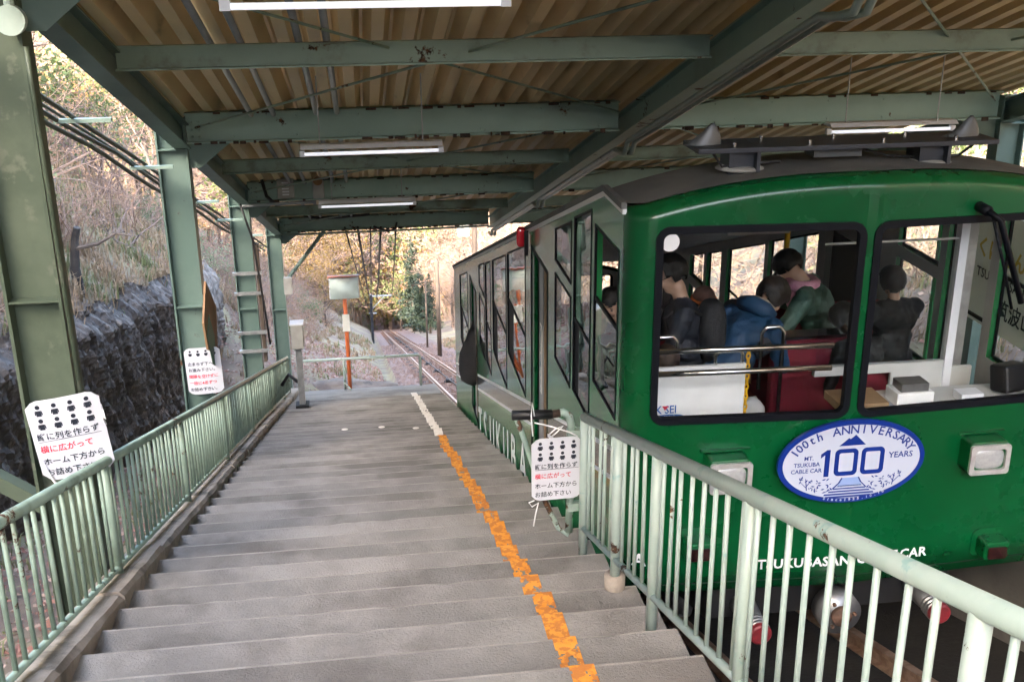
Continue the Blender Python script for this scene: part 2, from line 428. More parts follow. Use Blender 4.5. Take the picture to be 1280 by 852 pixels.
me = bpy.data.meshes.new('ground'); me.from_pydata(V, [], F); me.materials.append(M['soil']); me.materials.append(M['ballast']); me.materials.append(M['pit_soil'])
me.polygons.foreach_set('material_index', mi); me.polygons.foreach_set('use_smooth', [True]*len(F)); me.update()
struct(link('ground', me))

# ---- stairs: one object per step, each with its own worn paint
RUN = .385
def step_mesh(k):
    g = random.Random(k); n = 26; x0, x1 = -1.42, 1.35
    prof = [(-.385-.03, -.24), (-.385-.03, 0), (-.20, .0), (-.022, 0), (-.006, -.002), (-.001, -.008), (0, -.02), (-.006, -.24)]
    V = []
    for i in range(n+1):
        x = x0+(x1-x0)*i/n
        wob = g.uniform(-.0012, .0012)+.0015*nz(x, k*7.3, 1.7)
        chip = .008 if g.random() < .05 else 0
        for j, (y, z) in enumerate(prof):
            V.append((x, y+(wob-chip if 3 <= j <= 6 else 0), z+(nz(x*2, k*3.1+y*4, 1.1)*.0007 if 1 <= j <= 3 else 0)-(chip*.5 if j in (4, 5) else 0)))
    m = len(prof); F = [tuple(range(m)), tuple(n*m+j for j in range(m-1, -1, -1))]
    mats = [1, 1]
    for i in range(n):
        for j in range(m):
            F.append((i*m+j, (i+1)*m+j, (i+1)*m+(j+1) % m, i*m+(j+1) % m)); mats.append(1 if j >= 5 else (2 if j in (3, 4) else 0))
    me = bpy.data.meshes.new('step'); me.from_pydata(V, [], F); me.materials.append(M['concrete']); me.materials.append(M['concrete_riser']); me.materials.append(M['concrete_edge_lit'])
    me.polygons.foreach_set('material_index', mats); me.update(); return me
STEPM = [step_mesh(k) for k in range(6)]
stairs = bpy.data.objects.new('stairs', None); COL.objects.link(stairs); struct(stairs)
Y0S = 3.885-7*RUN
NST = 47
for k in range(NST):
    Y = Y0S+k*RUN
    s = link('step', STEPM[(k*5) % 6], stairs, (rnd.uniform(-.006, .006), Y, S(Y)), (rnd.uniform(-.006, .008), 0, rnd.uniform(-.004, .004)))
    # paint left on the tread
    g = random.Random(100+k)
    if Y < 3.4: continue
    white = Y > 14.6 or (Y > 12.2 and g.random() < .55)
    V = []; F = []; cs = .009
    keep = .64 if Y < 9 else .68
    if 9.6 < Y < 12.5: keep = .58
    if k in (8, 10): keep = .54
    xo = .775+g.uniform(-.012, .012)
    nxp, nyp = 12, 41
    for i in range(nxp):
        for j in range(nyp):
            x = xo+i*cs; y = -.375+j*cs
            q = .5+.62*noise.noise(Vector((x*17+Y*9, (Y+y)*14, 3)))+.35*noise.noise(Vector((x*45, (Y+y)*40, 8)))
            edge = min(i, nxp-1-i)
            q -= .06 if edge == 0 else 0
            q += .13*math.sin((Y+y)*3.1)+(.12 if j > 28 else 0)
            if q > 1-keep-.12:
                b = len(V); V += [(x, y, .0045), (x+cs, y, .0045), (x+cs, y+cs, .0045), (x, y+cs, .0045)]; F.append((b, b+1, b+2, b+3))
    if F:
        me = bpy.data.meshes.new('painted_line'); me.from_pydata(V, [], F); me.materials.append(M['paint_white' if white else 'paint_orange'])
        link('painted_line', me, s)
YL = Y0S+(NST-1)*RUN
# body under the steps, landing, kerb
mb = MB(); fx = lambda u, v, d: (d, u, v)
mb.prism([(-14, S(-14, -.26)), (YL, S(YL, -.26)), (YL, S(YL, -1.6)), (-14, S(-14, -1.6))], fx, -1.42, 1.335)
struct(mb.build('platform_base', 'concrete_dark'))
mb = MB()
nL = 14
for i in range(nL):
    a, b = YL+.002+(21.35-YL)*i/nL, YL+.002+(21.35-YL)*(i+1)/nL
    za, zb = S(a, -.09*(1-i/nL)), S(b, -.09*(1-(i+1)/nL))
    mb.prism([(a, za), (b, zb), (b, S(b, -1.5)), (a, S(a, -1.5))], fx, -1.42, 1.35)
struct(mb.build('landing', 'concrete'))
mb = MB()
mb.box((.84, YL+.55, S(YL+.55, -.060)), (.11, .9, .006), (-math.atan(T*.93), 0, 0))
mb.build('painted_line', 'paint_white', bpy.data.objects['landing'])
for px, py in ((431, 534), (477, 532), (519, 531)):
    d_ = fw + r2*((px-640)/FOC) - u2*((py-426)/FOC); q_ = d_*(-H/(d_.z+T*d_.y)); kk = round((q_.y-Y0S)/RUN)
    mb = MB(); mb.ell((q_.x, Y0S+kk*RUN-.06, S(Y0S+kk*RUN)+.002), (.045, .03, .008), 12, 6); mb.build('floor_stud', 'paint_white', stairs, True)
kerb = bpy.data.objects.new('kerb', None); COL.objects.link(kerb); struct(kerb)
y = .6; k = 0
while y < 20.6:
    L = rnd.choice((1.22, 1.25, 1.28)); top = .055+rnd.uniform(-.012, .012)
    mb = MB(); n = 7; V = []
    g = random.Random(k+50)
    for i in range(n+1):
        yy = y+(L-.018)*i/n
        c = .012*g.random()
        for (x, o) in ((-1.395+g.uniform(-.006, .006), -.45), (-1.397+g.uniform(-.008, .008), top-.02-c), (-1.412-c, top), (-1.60, top+.008), (-1.615, top-.015), (-1.62, -.6)):
            V.append((x, yy-y, S(yy, o)-S(y)))
    m = 6
    F = [tuple(range(m)), tuple(n*m+j for j in range(m-1, -1, -1))]+[(i*m+j, (i+1)*m+j, (i+1)*m+(j+1) % m, i*m+(j+1) % m) for i in range(n) for j in range(m)]
    mb.add(V, F); o = mb.build('kerb_block', 'concrete_kerb', kerb); o.location = (0, y, S(y)); y += L; k += 1
# platform on the other side of the track
mb = MB()
mb.prism([(-14, S(-14, .0)), (21, S(21, .0)), (21, S(21, -1.6)), (-14, S(-14, -1.6))], fx, 4.46, 7.45)
struct(mb.build('far_platform', 'concrete_dark'))

# ---- railway track
track = bpy.data.objects.new('track', None); COL.objects.link(track); struct(track)
for X in (2.255, 3.325):
    prof = [(-.055, 0), (.055, 0), (.055, .012), (.012, .02), (.012, .085), (.033, .09), (.033, .12), (-.033, .12), (-.033, .09), (-.012, .085), (-.012, .02), (-.055, .012)]
    Ya, Yb = -8.0, 149.0
    mb = MB(); n = len(prof)
    V = [(X+px, Yy, S(Yy, -1.08+pz)) for Yy in (Ya, Yb) for px, pz in prof]
    mb.add(V, [(i, (i+1) % n, n+(i+1) % n, n+i) for i in range(n)]+[tuple(range(n)), tuple(range(2*n-1, n-1, -1))])
    mb.build('rail', 'rail_steel', track)
sm_ = MB(); sm_.box((0, 0, 0), (2.0, .2, .13)); slm = sm_.mesh('sleeper', 'rusty_steel')
for i in range(200):
    Yy = -6+i*.72
    if Yy > 135: break
    if Yy < 17: continue
    link('sleeper', slm, track, (2.79+rnd.uniform(-.02, .02), Yy, S(Yy, -1.165)), (-math.atan(T), 0, rnd.uniform(-.01, .01)))
# cable and its guide rollers
mb = MB(); mb.tube([(2.79, 16, S(16, -.98)), (2.79, 60, S(60, -.99)), (2.79, 146, S(146, -.99))], .022, 6); mb.build('haulage_cable', 'cable_black', track)
rm = MB()
rm.tube([(-.11, 0, 0), (-.06, 0, 0), (0, 0, 0), (.06, 0, 0), (.11, 0, 0)], [.10, .075, .065, .075, .10], 14); rm.box((-.15, 0, -.05), (.04, .16, .14)); rm.box((.15, 0, -.05), (.04, .16, .14))
rmesh = rm.mesh('guide_roller', 'black')
for i in range(13):
    Yy = 24+i*6.2
    link('guide_roller', rmesh, track, (2.79, Yy, S(Yy, -1.05)), (-math.atan(T), 0, 0))
for i in range(24):
    Yy = 24.5+i*3.1
    o = link('rail_anchor', rmesh, track, (2.0+.0*i, Yy, S(Yy, -1.1)), (-math.atan(T), 0, .2)); o.scale = (.7, .8, .6)
# loose ballast stones, too many to count
V = []; F = []; g = random.Random(3)
for i in range(5200):
    Yy = 20+60*g.random()**1.7; x = g.uniform(1.05, 4.9); r = g.uniform(.02, .05)*(1+Yy/70); z = S(Yy, -1.13)+r*.3
    b = len(V)
    for dx, dy, dz in ((1, 0, 0), (0, 1, .1), (-1, 0, 0), (0, -1, .1), (.1, .1, .9), (0, 0, -.7)):
        V.append((x+dx*r*g.uniform(.6, 1.2), Yy+dy*r*g.uniform(.6, 1.2), z+dz*r*g.uniform(.6, 1.1)))
    F += [(b+0, b+1, b+4), (b+1, b+2, b+4), (b+2, b+3, b+4), (b+3, b+0, b+4)]
me = bpy.data.meshes.new('ballast_stones'); me.from_pydata(V, [], F); me.materials.append(M['gravel_stone'])
o = link('ballast_stones', me); stuff(o); tag(o, 'loose brown ballast stones lying between and beside the rails', 'ballast')

# ---- rock wall beside the station
def wall_pt(u, v):
    # u: 0..1 along, v: 0..1 up
    y = -3+u*30.5
    wt = walltop(y)+.12+.25*nz(y, 0, .7, 3)
    o = -.75+v*(wt+.75)
    p = Vector((y*.9, o*1.2, 0))
    wx = noise.noise(Vector((y*.8, o*.9, 7)))*.8
    rg = lambda q: 1-abs(q)
    d = .17*rg(noise.noise(Vector((y*.9+o*.55+wx, o*.45-y*.2, 4))))+.14*rg(noise.noise(Vector((y*2.3+o*1.1+wx, o*1.0, 6))))+.11*rg(noise.noise(Vector((y*5.5+o*2.0+wx, o*2.6, 2))))+.05*noise.noise(Vector((y*13, o*6, 2)))+.04*noise.noise(Vector((y*30, o*17, 5)))-.16
    x = -3.62+d+.10*(1-v)-(.42*sm(.965, 1.0, u)) - .25*sm(.86, 1, v)
    return (x, y, S(y, o))
nu_, nv_ = 520, 64
V = [wall_pt(i/nu_, j/nv_) for i in range(nu_+1) for j in range(nv_+1)]
F = [(i*(nv_+1)+j, (i+1)*(nv_+1)+j, (i+1)*(nv_+1)+j+1, i*(nv_+1)+j+1) for i in range(nu_) for j in range(nv_)]
me = bpy.data.meshes.new('rock_wall'); me.from_pydata(V, [], F); me.materials.append(M['rock']); me.materials.append(M['pale_rock'])
me.polygons.foreach_set('material_index', [1 if i/nu_ > .90+.05*nz(i, j, .2) else 0 for i in range(nu_) for j in range(nv_)]); me.update()
tag(link('rock_wall', me), 'dark jagged rock cutting along the foot of the grassy bank', 'rock wall')
# boulder behind the landing
def lump(name, c, r, matn, seed, label=None, cat=None, amp=.25):
    mb = MB(); f = lambda p: p*(1+amp*noise.noise(p*1.6+Vector((seed, 0, 0)))+amp*.5*noise.noise(p*4+Vector((0, seed, 0)))+amp*.2*noise.noise(p*9))
    mb.ell((0, 0, 0), r, 28, 18, fn=f); o = mb.build(name, matn, smooth=True); o.location = c
    if label: tag(o, label, cat)
    return o
lump('boulder', (-.55, 24.6, S(24.6, -.55)), (1.35, .8, .48), 'boulder', 2.0, 'long low brown boulder on the leafy bank behind the end rail', 'boulder')

# ================================================================== RAILINGS
def railing(name, label, X, posts, ya, yb, top, bot, pick, mats, rp, rr, rk, post_base, seglen=None):
    root = thing(name, label, 'railing', (X, ya, S(ya)))
    mtop, mbody = mats
    L = yb-ya
    mb = MB(); mb.tube([(0, 0, top), (0, L, -T*L+top)], rr, 14); mb.build('top_rail', mtop, root, True)
    mb = MB(); mb.tube([(0, 0, bot), (0, L, -T*L+bot)], rr*.62, 10); mb.build('bottom_rail', mbody, root, True)
    pm = MB(); pm.tube([(0, 0, post_base), (0, 0, top)], rp, 14); pm = pm.mesh('post', mbody, True)
    km = MB(); km.tube([(0, 0, bot-.012), (0, 0, top)], rk, 8); km = km.mesh('picket', mbody, True)
    for p in posts: link('post', pm, root, (0, p-ya, -T*(p-ya)))
    y = ya+pick*.6
    while y < yb-.03:
        if min(abs(y-p) for p in posts) > .055:
            o = link('picket', km, root, (rnd.uniform(-.003, .003), y-ya, -T*(y-ya)), (rnd.uniform(-.008, .008), rnd.uniform(-.008, .008), rnd.uniform(0, 3)))
        y += pick
    return root
railing('railing', 'pale green tube railing with upright bars along the grassy bank', -1.52, [1.1, 3.55, 6.02, 8.5, 11.0, 13.6, 16.4, 19.0, 20.4], .5, 20.4, .785, .10, .143,
        ('rail_paint_dull', 'rail_paint_dull'), .027, .029, .0120, .0)
railing('railing', 'mint green tube railing with upright bars in front of the green cable car', 1.235, [.6, 1.84, 3.16, 4.30, 5.03, 5.86], .4, 5.86, .895, .165, .138,
        ('rail_paint', 'rail_paint'), .0265, .0295, .0100, -.02)
# sleeve at one post foot
mb = MB(); mb.tube([(1.235, 5.03, S(5.2)+.0), (1.235, 5.03, S(5.03)+.075)], .056, 16)
tag(mb.build('post_sleeve', 'concrete_kerb', smooth=True), 'round grey mortar collar at the foot of a mint railing post', 'collar')
# end rail of the landing
root = thing('end_rail', 'low pale green pipe rail across the foot of the stairs', 'railing', (0, 21.2, S(21.2)))
tb = TB(root)
pts = [(-1.35, 21.2), (-.49, 21.2), (1.04, 21.2)]
tb.tube([(-1.4, 21.2, S(21.2, .66)), (1.02, 21.2, S(21.2, .655)), (1.05, 21.2, S(21.2, .62)), (1.055, 21.2, S(21.2, -.1))], .03, 10); tb.part('top_rail', 'rail_paint', smooth=True)
for x in (-1.38, -.47):
    tb = TB(root); tb.tube([(x, 21.2, S(21.2, .66)), (x, 21.2, S(21.2, -.1))], .028, 10); tb.part('post', 'rail_paint', smooth=True)
tb = TB(root); tb.tube([(-.47, 21.18, S(21.2, .15)), (-.35, 21.05, S(21.05, -.02))], .018, 8); tb.part('brace', 'rail_paint', smooth=True)

# swing gate beside the car
GY = 5.98
root = thing('swing_gate', 'rusty tube gate with black taped handle beside the car', 'gate', (1.17, GY, S(GY)))
def G(px, py, Y=GY): return at(px, py, Y)
tb = TB(root); tb.tube([G(693, 517), G(704, 515), G(711, 519), G(714, 530), G(714, 560), G(713, 600), G(711, 664)], .024, 12); tb.part('gate_post', 'rusty_green', smooth=True)
tb = TB(root); tb.tube([G(640, 519), G(690, 517.5)], .029, 14); tb.part('handle', 'black', smooth=True)
tb = TB(root); tb.tube([G(688, 517.6), G(700, 516)], .025, 12); tb.part('handle_tube', 'rust_edge', smooth=True)
tb = TB(root); tb.tube([G(646, 524), G(652, 540), G(664, 575), G(682, 628), G(698, 660), G(709, 668), G(712, 655)], .016, 8); tb.part('brace', 'rusty_green', smooth=True)
for py in (541, 632):
    tb = TB(root); a = G(713, py); tb.box(a+Vector((.035, 0, 0)), (.11, .05, .05)); tb.part('hinge', 'rusty_green')

# ================================================================== CANOPY
COLY = [1.0, 6.26, 11.48, 17.08, 23.2]
PURY = [3.6, 8.52, 14.2, 20.1]
can = thing('platform_canopy', 'green steel canopy with tan corrugated roof over the stairs and the car', 'canopy', (0, 0, S(0)))
def column(x, y, m):
    tb = TB(can); z0, z1 = S(y, -.62), S(y, 3.72)
    tb.hbeam((x, y, z0), (x, y, z1), .20, .30, (1, 0, 0), .012, .018)
    for zz in (S(y, 3.42), at(40, 372, 6.26).z - S(6.26) + S(y)):
        tb.box((x, y-.05, zz), (.264, .09, .012)); tb.box((x, y+.05, zz), (.264, .09, .012))
    c = tb.part('column', m)
    tb = TB(can); tb.box((x, y, z0+.05), (.42, .34, .03)); tb.part('base_plate', m)
for i, y in enumerate(COLY):
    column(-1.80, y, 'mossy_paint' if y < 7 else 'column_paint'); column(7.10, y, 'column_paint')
for y in COLY:
    tb = TB(can); tb.hbeam((-1.65, y, S(y, 3.62)), (2.72, y, S(y, 3.62)), .16, .30); tb.part('cross_beam', 'canopy_paint')
    tb = TB(can); tb.hbeam((2.98, y, S(y, 3.62)), (6.95, y, S(y, 3.62)), .16, .30); tb.part('cross_beam', 'canopy_paint')
    # ragged rusted scale on the lower flange edge
    tb = TB(can); g = random.Random(int(y*10)+500); x = -1.6
    while x < 6.9:
        l = g.uniform(.015, .11)
        if g.random() < .6 and not 2.6 < x < 3.1:
            tb.box((x, y-.081, S(y, 3.475)+g.uniform(-.006, .006)), (l, .008, g.uniform(.014, .045)))
            if g.random() < .5: tb.box((x+.05, y-.081, S(y, 3.765)), (l, .008, g.uniform(.012, .03)))
        x += l+g.uniform(.005, .07)
    stuff(tb.part('rust_scale', 'rust_edge'))
    for sx, x0 in ((1, -1.65), (-1, 6.95)):
        tb = TB(can); tb.prism([(0, 0), (.42, 0), (.10, -.25), (0, -.25)], lambda u, v, d: (x0+sx*u, y+d, S(y, 3.468)+v), -.006, .006); tb.part('gusset', 'column_paint')
    tb = TB(can)
    for bx in (.05, .12):
        for bz in (3.53, 3.60, 3.67):
            tb.ell((-1.65+bx, y-.012, S(y, bz)), (.014, .014, .014), 6, 4)
    for bx in range(12):
        for bz in (3.52, 3.71): tb.ell((-1.2+bx*.62, y-.012, S(y, bz)), (.011, .011, .011), 6, 4)
    stuff(tb.part('bolt_heads', 'canopy_paint'))
for y in PURY:
    for xa, xb in ((-1.66, 2.72), (2.98, 6.95)):
        tb = TB(can); tb.beam((xa, y, S(y, 3.605)), (xb, y, S(y, 3.605)), .012, .17); tb.beam((xa, y-.035, S(y, 3.527)), (xb, y-.035, S(y, 3.527)), .082, .012); tb.beam((xa, y-.035, S(y, 3.685)), (xb, y-.035, S(y, 3.685)), .082, .012)
        tb.part('purlin', 'beam_rusty')
ya, yb = -1.7, 24.0
for x, o in ((-1.70, 3.53), (2.85, 3.56), (7.02, 3.53)):
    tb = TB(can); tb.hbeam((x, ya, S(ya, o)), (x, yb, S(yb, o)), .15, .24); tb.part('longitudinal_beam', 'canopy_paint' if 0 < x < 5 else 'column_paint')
# corrugated sheets, one per bay and half
def sheet(xa, xb, y0, y1, o):
    P = .2317; V = []; F = []; n = int(round((xb-xa)/P))
    prof = []
    for i in range(n):
        x = xa+i*P
        prof += [(x, 0), (x+.080, 0), (x+.138, .15), (x+.163, .15), (x+.221, 0)]
    prof.append((xb+.035, 0))
    tb = TB(can); m = len(prof)
    V = [(x, yy, S(yy, o+z)) for yy in (y0, y1) for x, z in prof]
    tb.add(V, [(i, i+1, m+i+1, m+i) for i in range(m-1)])
    tb.part('roof_sheet', 'roof_tan')
bays = sorted([-1.6]+COLY+[24.6])
for a, b in zip(bays, bays[1:]):
    for h, (xa, n) in enumerate(((-1.9166, 9), (.1687, 11), (2.7174, 11), (5.2661, 8))):
        sheet(xa, xa+n*.2317, a-.16, b+.12, 3.772+.003*(bays.index(a) % 2)+.0015*(h % 2))
# diagonal tie rods in the roof plane
for a, b in zip(COLY, COLY[1:]):
    for xa, xb in ((-1.55, 2.7), (3.0, 6.85)):
        for (u, v) in (((xa, a+.1), (xb, b-.1)), ((xb, a+.1), (xa, b-.1))):
            tb = TB(can); oo = 3.64 if u[0] < v[0] else 3.60
            tb.tube([(u[0], u[1], S(u[1], oo)), (v[0], v[1], S(v[1], oo))], .011, 6); tb.part('tie_rod', 'rail_paint_dull')
# knee brace at the lowest column
tb = TB(can); tb.tube([(-1.66, 23.2, S(23.2, 2.35)), (-.75, 23.2, S(23.2, 3.46))], .04, 8); tb.part('knee_brace', 'column_paint')
tb = TB(can); tb.beam((-1.95, 6.36, S(6.2, .42)), (-3.15, 6.4, S(6.2, 1.30)), .09, .09); tb.part('knee_brace', 'mossy_paint')
tb = TB(can); tb.beam((-1.68, 6.36, S(6.2, .20)), (-1.95, 6.36, S(6.2, .42)), .09, .09); tb.part('knee_brace', 'mossy_paint')
# steel bands and a board lashed to the third column
for py in (340, 365, 414, 437):
    q = at(322, py, 17.0)
    tb = TB(can); tb.box((-1.76, 16.95, q.z), (.44, .05, .045)); tb.part('band', 'galv')
tb = TB(can); tb.box((-1.60, 17.08, S(17.08, 1.85)), (.05, .16, 1.9)); tb.part('lashed_board', 'wood_pole')

# ---- fluorescent lamps
def lamp(x, y, o, label, tilt=0):
    r = thing('fluorescent_lamp', label, 'lamp', (x, y, S(y, o)), tilt, 'fluorescent lamps under the canopy')
    mb = MB(); mb.prism([(-.095, .045), (.095, .045), (.050, .075), (-.050, .075)], lambda u, v, d: (d, u, v), -.62, .62); mb.build('housing', 'lamp_white', r)
    mb = MB(); mb.tube([(-.59, 0, -.012), (.59, 0, -.012)], .0155, 12); mb.build('tube', 'tube_white', r, True)
    for sx in (-1, 1):
        mb = MB(); mb.box((sx*.61, 0, -.004), (.045, .045, .05)); mb.build('lamp_holder', 'lamp_white', r)
        mb = MB(); mb.tube([(sx*.45, 0, .05), (sx*.45, 0, .66)], .006, 6); mb.build('hanger_rod', 'galv', r)
lamp(.085, 5.15, 3.03, 'white fluorescent lamp hung uphill of the first rusty purlin, above the stairs')
lamp(.14, 9.95, 3.10, 'white fluorescent lamp above the stairs near the wide rusty cross beam')
lamp(.11, 14.4, 3.08, 'white fluorescent lamp lowest along the stairs, beside the beam with grey boxes')
lamp(4.95, 9.9, 3.14, 'white fluorescent lamp hanging over the roof of the green car')

# ---- conduits and cables
def pipe(name, path, r, m, label, cat='pipe', group=None, n=8):
    p0 = Vector(path[0]); mb = MB(); mb.tube([Vector(p)-p0 for p in path], r, n); o = mb.build(name, m, smooth=True); o.location = p0
    return tag(o, label, cat, group)
for px in (258, 297, 372, 408):
    x = at(px, 60, 8.4).x
    pipe('conduit_pipe', [(x, -1.5, S(-1.5, 3.73)), (x, 24, S(24, 3.73))], .028, 'pipe_grey', 'grey conduit pipe running down under the tan roof sheets', group='grey conduits under the roof')
for i, (x, o) in enumerate(((-2.02, 3.22), (-2.07, 3.27), (-2.12, 3.22), (-2.17, 3.28), (-2.2, 3.2))):
    path = []
    for k in range(40):
        y = .6+k*.61
        sag = .05*math.sin(math.pi*((y+.2*i) % 5.4)/5.4)*(1.0 if i in (2, 4) else .35)
        path.append((x, y, S(y, o-sag)))
    pipe('cable', path, (.016, .012, .018, .012, .02)[i], 'cable_olive', 'olive cable slung in a bundle outside the eave beam by the bank', 'cable', 'cables along the eave')
for y in (8.5, 11.0, 14.2, 16.8, 20):
    mb = MB(); mb.box((.08, 0, 0), (.40, .045, .03)); o = mb.build('cable_bracket', 'pipe_green'); o.location = (-2.02, y, S(y, 3.17))
    tag(o, 'small green steel bracket carrying the eave cables', 'bracket', 'eave cable brackets')
for dx in (0, .075):
    path = []
    for k, yc in enumerate(COLY):
        path += [(2.76+dx, yc-.6, S(yc-.6, 3.30)), (2.76+dx, yc-.28, S(yc-.28, 3.30)), (2.76+dx, yc-.16, S(yc-.1, 3.22)), (2.76+dx, yc+.10, S(yc+.1, 3.24)), (2.76+dx, yc+.3, S(yc+.3, 3.30))]
    pipe('conduit_pipe', path, .027, 'rail_paint', 'pale green conduit pipe clipped under the centre beam', group='conduits under the centre beam')
pipe('conduit_pipe', [(-1.6, 22.95, S(23, 3.40)), (1.2, 22.95, S(23, 3.40)), (2.7, 22.95, S(23, 3.42))], .022, 'pipe_green', 'thin green conduit along the lowest cross beam')
pipe('conduit_pipe', [(-1.5, 14.6, S(14.6, 3.14)), (-.55, 14.45, S(14.4, 3.13))], .02, 'pipe_grey', 'short grey conduit feeding the lowest lamp')
pipe('conduit_pipe', [(-1.63, 6.14, S(6.1, 3.1)), (-1.63, 6.14, S(6.1, 2.9)), (-1.615, 6.16, S(6.1, .4))], .014, 'mossy_paint', 'green conduit running down the mossy column')
mb = MB(); mb.tube([(0, 0, 0), (0, -.05, 0)], .075, 20); mb.tube([(0, -.01, 0), (0, -.01, .25)], .025, 10)
o = mb.build('junction_box', 'rail_paint', smooth=False); o.location = at(15, 25, 6.13); tag(o, 'round pale green junction box at the top of the mossy column', 'junction box')
def wallbox(name, px, py, Y, w_, h_, d_, m, label, cat):
    c = at(px, py, Y); r = thing(name, label, cat, c)
    mb = MB(); mb.box((0, 0, 0), (w_, d_, h_)); bevel(mb.build('case', m, r), .01)
    return r
r = wallbox('intercom_box', 357, 235, 16.95, .25, .30, .1, 'box_grey', 'pale grey box with ribbed window on the cross beam', 'box')
for k in range(5):
    mb = MB(); mb.box((0, -.055, -.09+k*.045), (.10, .015, .02)); mb.build('rib', 'lamp_white', r)
r = wallbox('speaker_box', 398, 236, 16.93, .17, .28, .1, 'box_grey', 'grey box with round brass horn on the cross beam', 'box')
mb = MB(); mb.tube([(0, -.05, .14), (0, -.10, .14)], [.05, .07], 16); mb.build('horn', 'wood_board', r)
wallbox('switch_box', 375, 276, 23.0, .33, .14, .1, 'pipe_green', 'small green box on the lowest cross beam', 'box')
wallbox('meter_box', 360, 357, 23.0, .17, .36, .12, 'box_grey', 'grey meter box on the lowest column by the bank', 'box')
pipe('cable', [at(327, 225, 16.8), at(333, 245, 16.7), at(345, 256, 16.6), at(360, 254, 16.8)], .025, 'cable_black', 'thick black cable looping below the ribbed grey box', 'cable')
pipe('cable', [at(300, 255, 16.6), at(306, 272, 16.6), at(316, 300, 16.6), at(322, 335, 16.6), at(330, 380, 16.6), at(338, 430, 16.6)], .016, 'cable_black', 'black cable dangling beside the banded column', 'cable')
pipe('cable', [at(372, 262, 22.9), at(382, 270, 22.8), at(400, 273, 22.8), at(430, 271, 22.8), at(462, 268, 22.9)], .03, 'cable_black', 'black cable sagging along the lowest cross beam', 'cable')
pipe('cable', [at(467, 283, 22.9), at(475, 286, 22.8), at(486, 289, 22.8), at(494, 286, 22.8), at(496, 278, 22.9)], .022, 'cable_black', 'black cable loop hanging under the lowest beam', 'cable')

# ---- electric box on its post at the landing
r = thing('control_post', 'grey metal box on a steel post at the foot of the stairs', 'control box', (-1.12, 17.7, S(17.7)))
mb = MB(); mb.box((0, 0, .60), (.10, .10, 1.2)); mb.build('post', 'galv', r)
mb = MB(); mb.box((0, -.02, 1.28), (.20, .22, .42)); bevel(mb.build('box', 'box_grey', r), .012)
mb = MB(); mb.box((0, -.02, 1.50), (.22, .24, .02)); mb.build('lid', 'lamp_white', r)
mb = MB(); mb.box((0, 0, .03), (.22, .22, .06)); mb.build('foot', 'cable_black', r)
mb = MB(); mb.tube([(-.05, 0, .45), (-.2, .1, .55), (-.33, .15, .35)], .03, 10); mb.build('cable_sleeve', 'cable_black', r, True)

# ---- traffic mirror
MY = 22.6; c0 = at(430, 359, MY)
r = thing('traffic_mirror', 'rectangular mirror on an orange post behind the end rail', 'mirror', (c0.x, MY, S(MY)))
zt = c0.z-S(MY)
mb = MB(); mb.tube([(0, .04, -.5), (0, .04, zt+.1)], .042, 14); mb.build('post', 'orange_pole', r, True)
mb = MB(); mb.box((0, 0, zt), (.62, .05, .47), (R(-16), 0, 0)); bevel(mb.build('frame', 'lamp_white', r), .03, 3)
mb = MB(); mb.box((0, 0, zt+.245), (.66, .12, .02)); mb.build('hood', 'orange_pole', r)
mb = MB(); n = 10
V = [((i/n-.5)*.58, -.07+.13*(j/n-.5)+.02-.035*(1-((i/n-.5)*2)**2)*(1-((j/n-.5)*2)**2), zt+(j/n-.5)*.43) for i in range(n+1) for j in range(n+1)]
mb.add(V, [(i*(n+1)+j, (i+1)*(n+1)+j, (i+1)*(n+1)+j+1, i*(n+1)+j+1) for i in range(n) for j in range(n)]); mb.build('mirror_glass', 'mirror', r, True)
mb = MB(); mb.box((0, -.03, at(431, 403, MY).z-S(MY)), (.15, .012, .38)); mb.build('label_plate', 'sign_white', r)

# ---- posters
def pictogram(mb, u, v, s):
    n = 14
    mb.prism([(u+.30*s*math.cos(2*math.pi*k/n)*1.15, v+.70*s+.345*s*math.sin(2*math.pi*k/n)) for k in range(n)], PF, -.0006, .0)
    body = [(-.55, -.75), (-.55, -.05), (-.42, .22), (-.16, .30), (0, .18), (.16, .30), (.42, .22), (.55, -.05), (.55, -.75), (.38, -.78), (.36, -.2), (.32, -.95), (-.32, -.95), (-.36, -.2), (-.38, -.78)]
    # split into convex pieces
    for poly in ([(-.36, -.95), (.36, -.95), (.36, .25), (-.36, .25)], [(-.58, -.62), (-.40, -.62), (-.36, .25), (-.5, .16)], [(.40, -.62), (.58, -.62), (.5, .16), (.36, .25)]):
        mb.prism([(u+a*s, v+b*s*.75-.05*s) for a, b in poly], PF, -.0006, .0)
CURV = 0.0
def PF(u, v, d): return (u, -.002+d+CURV*u*u, v)
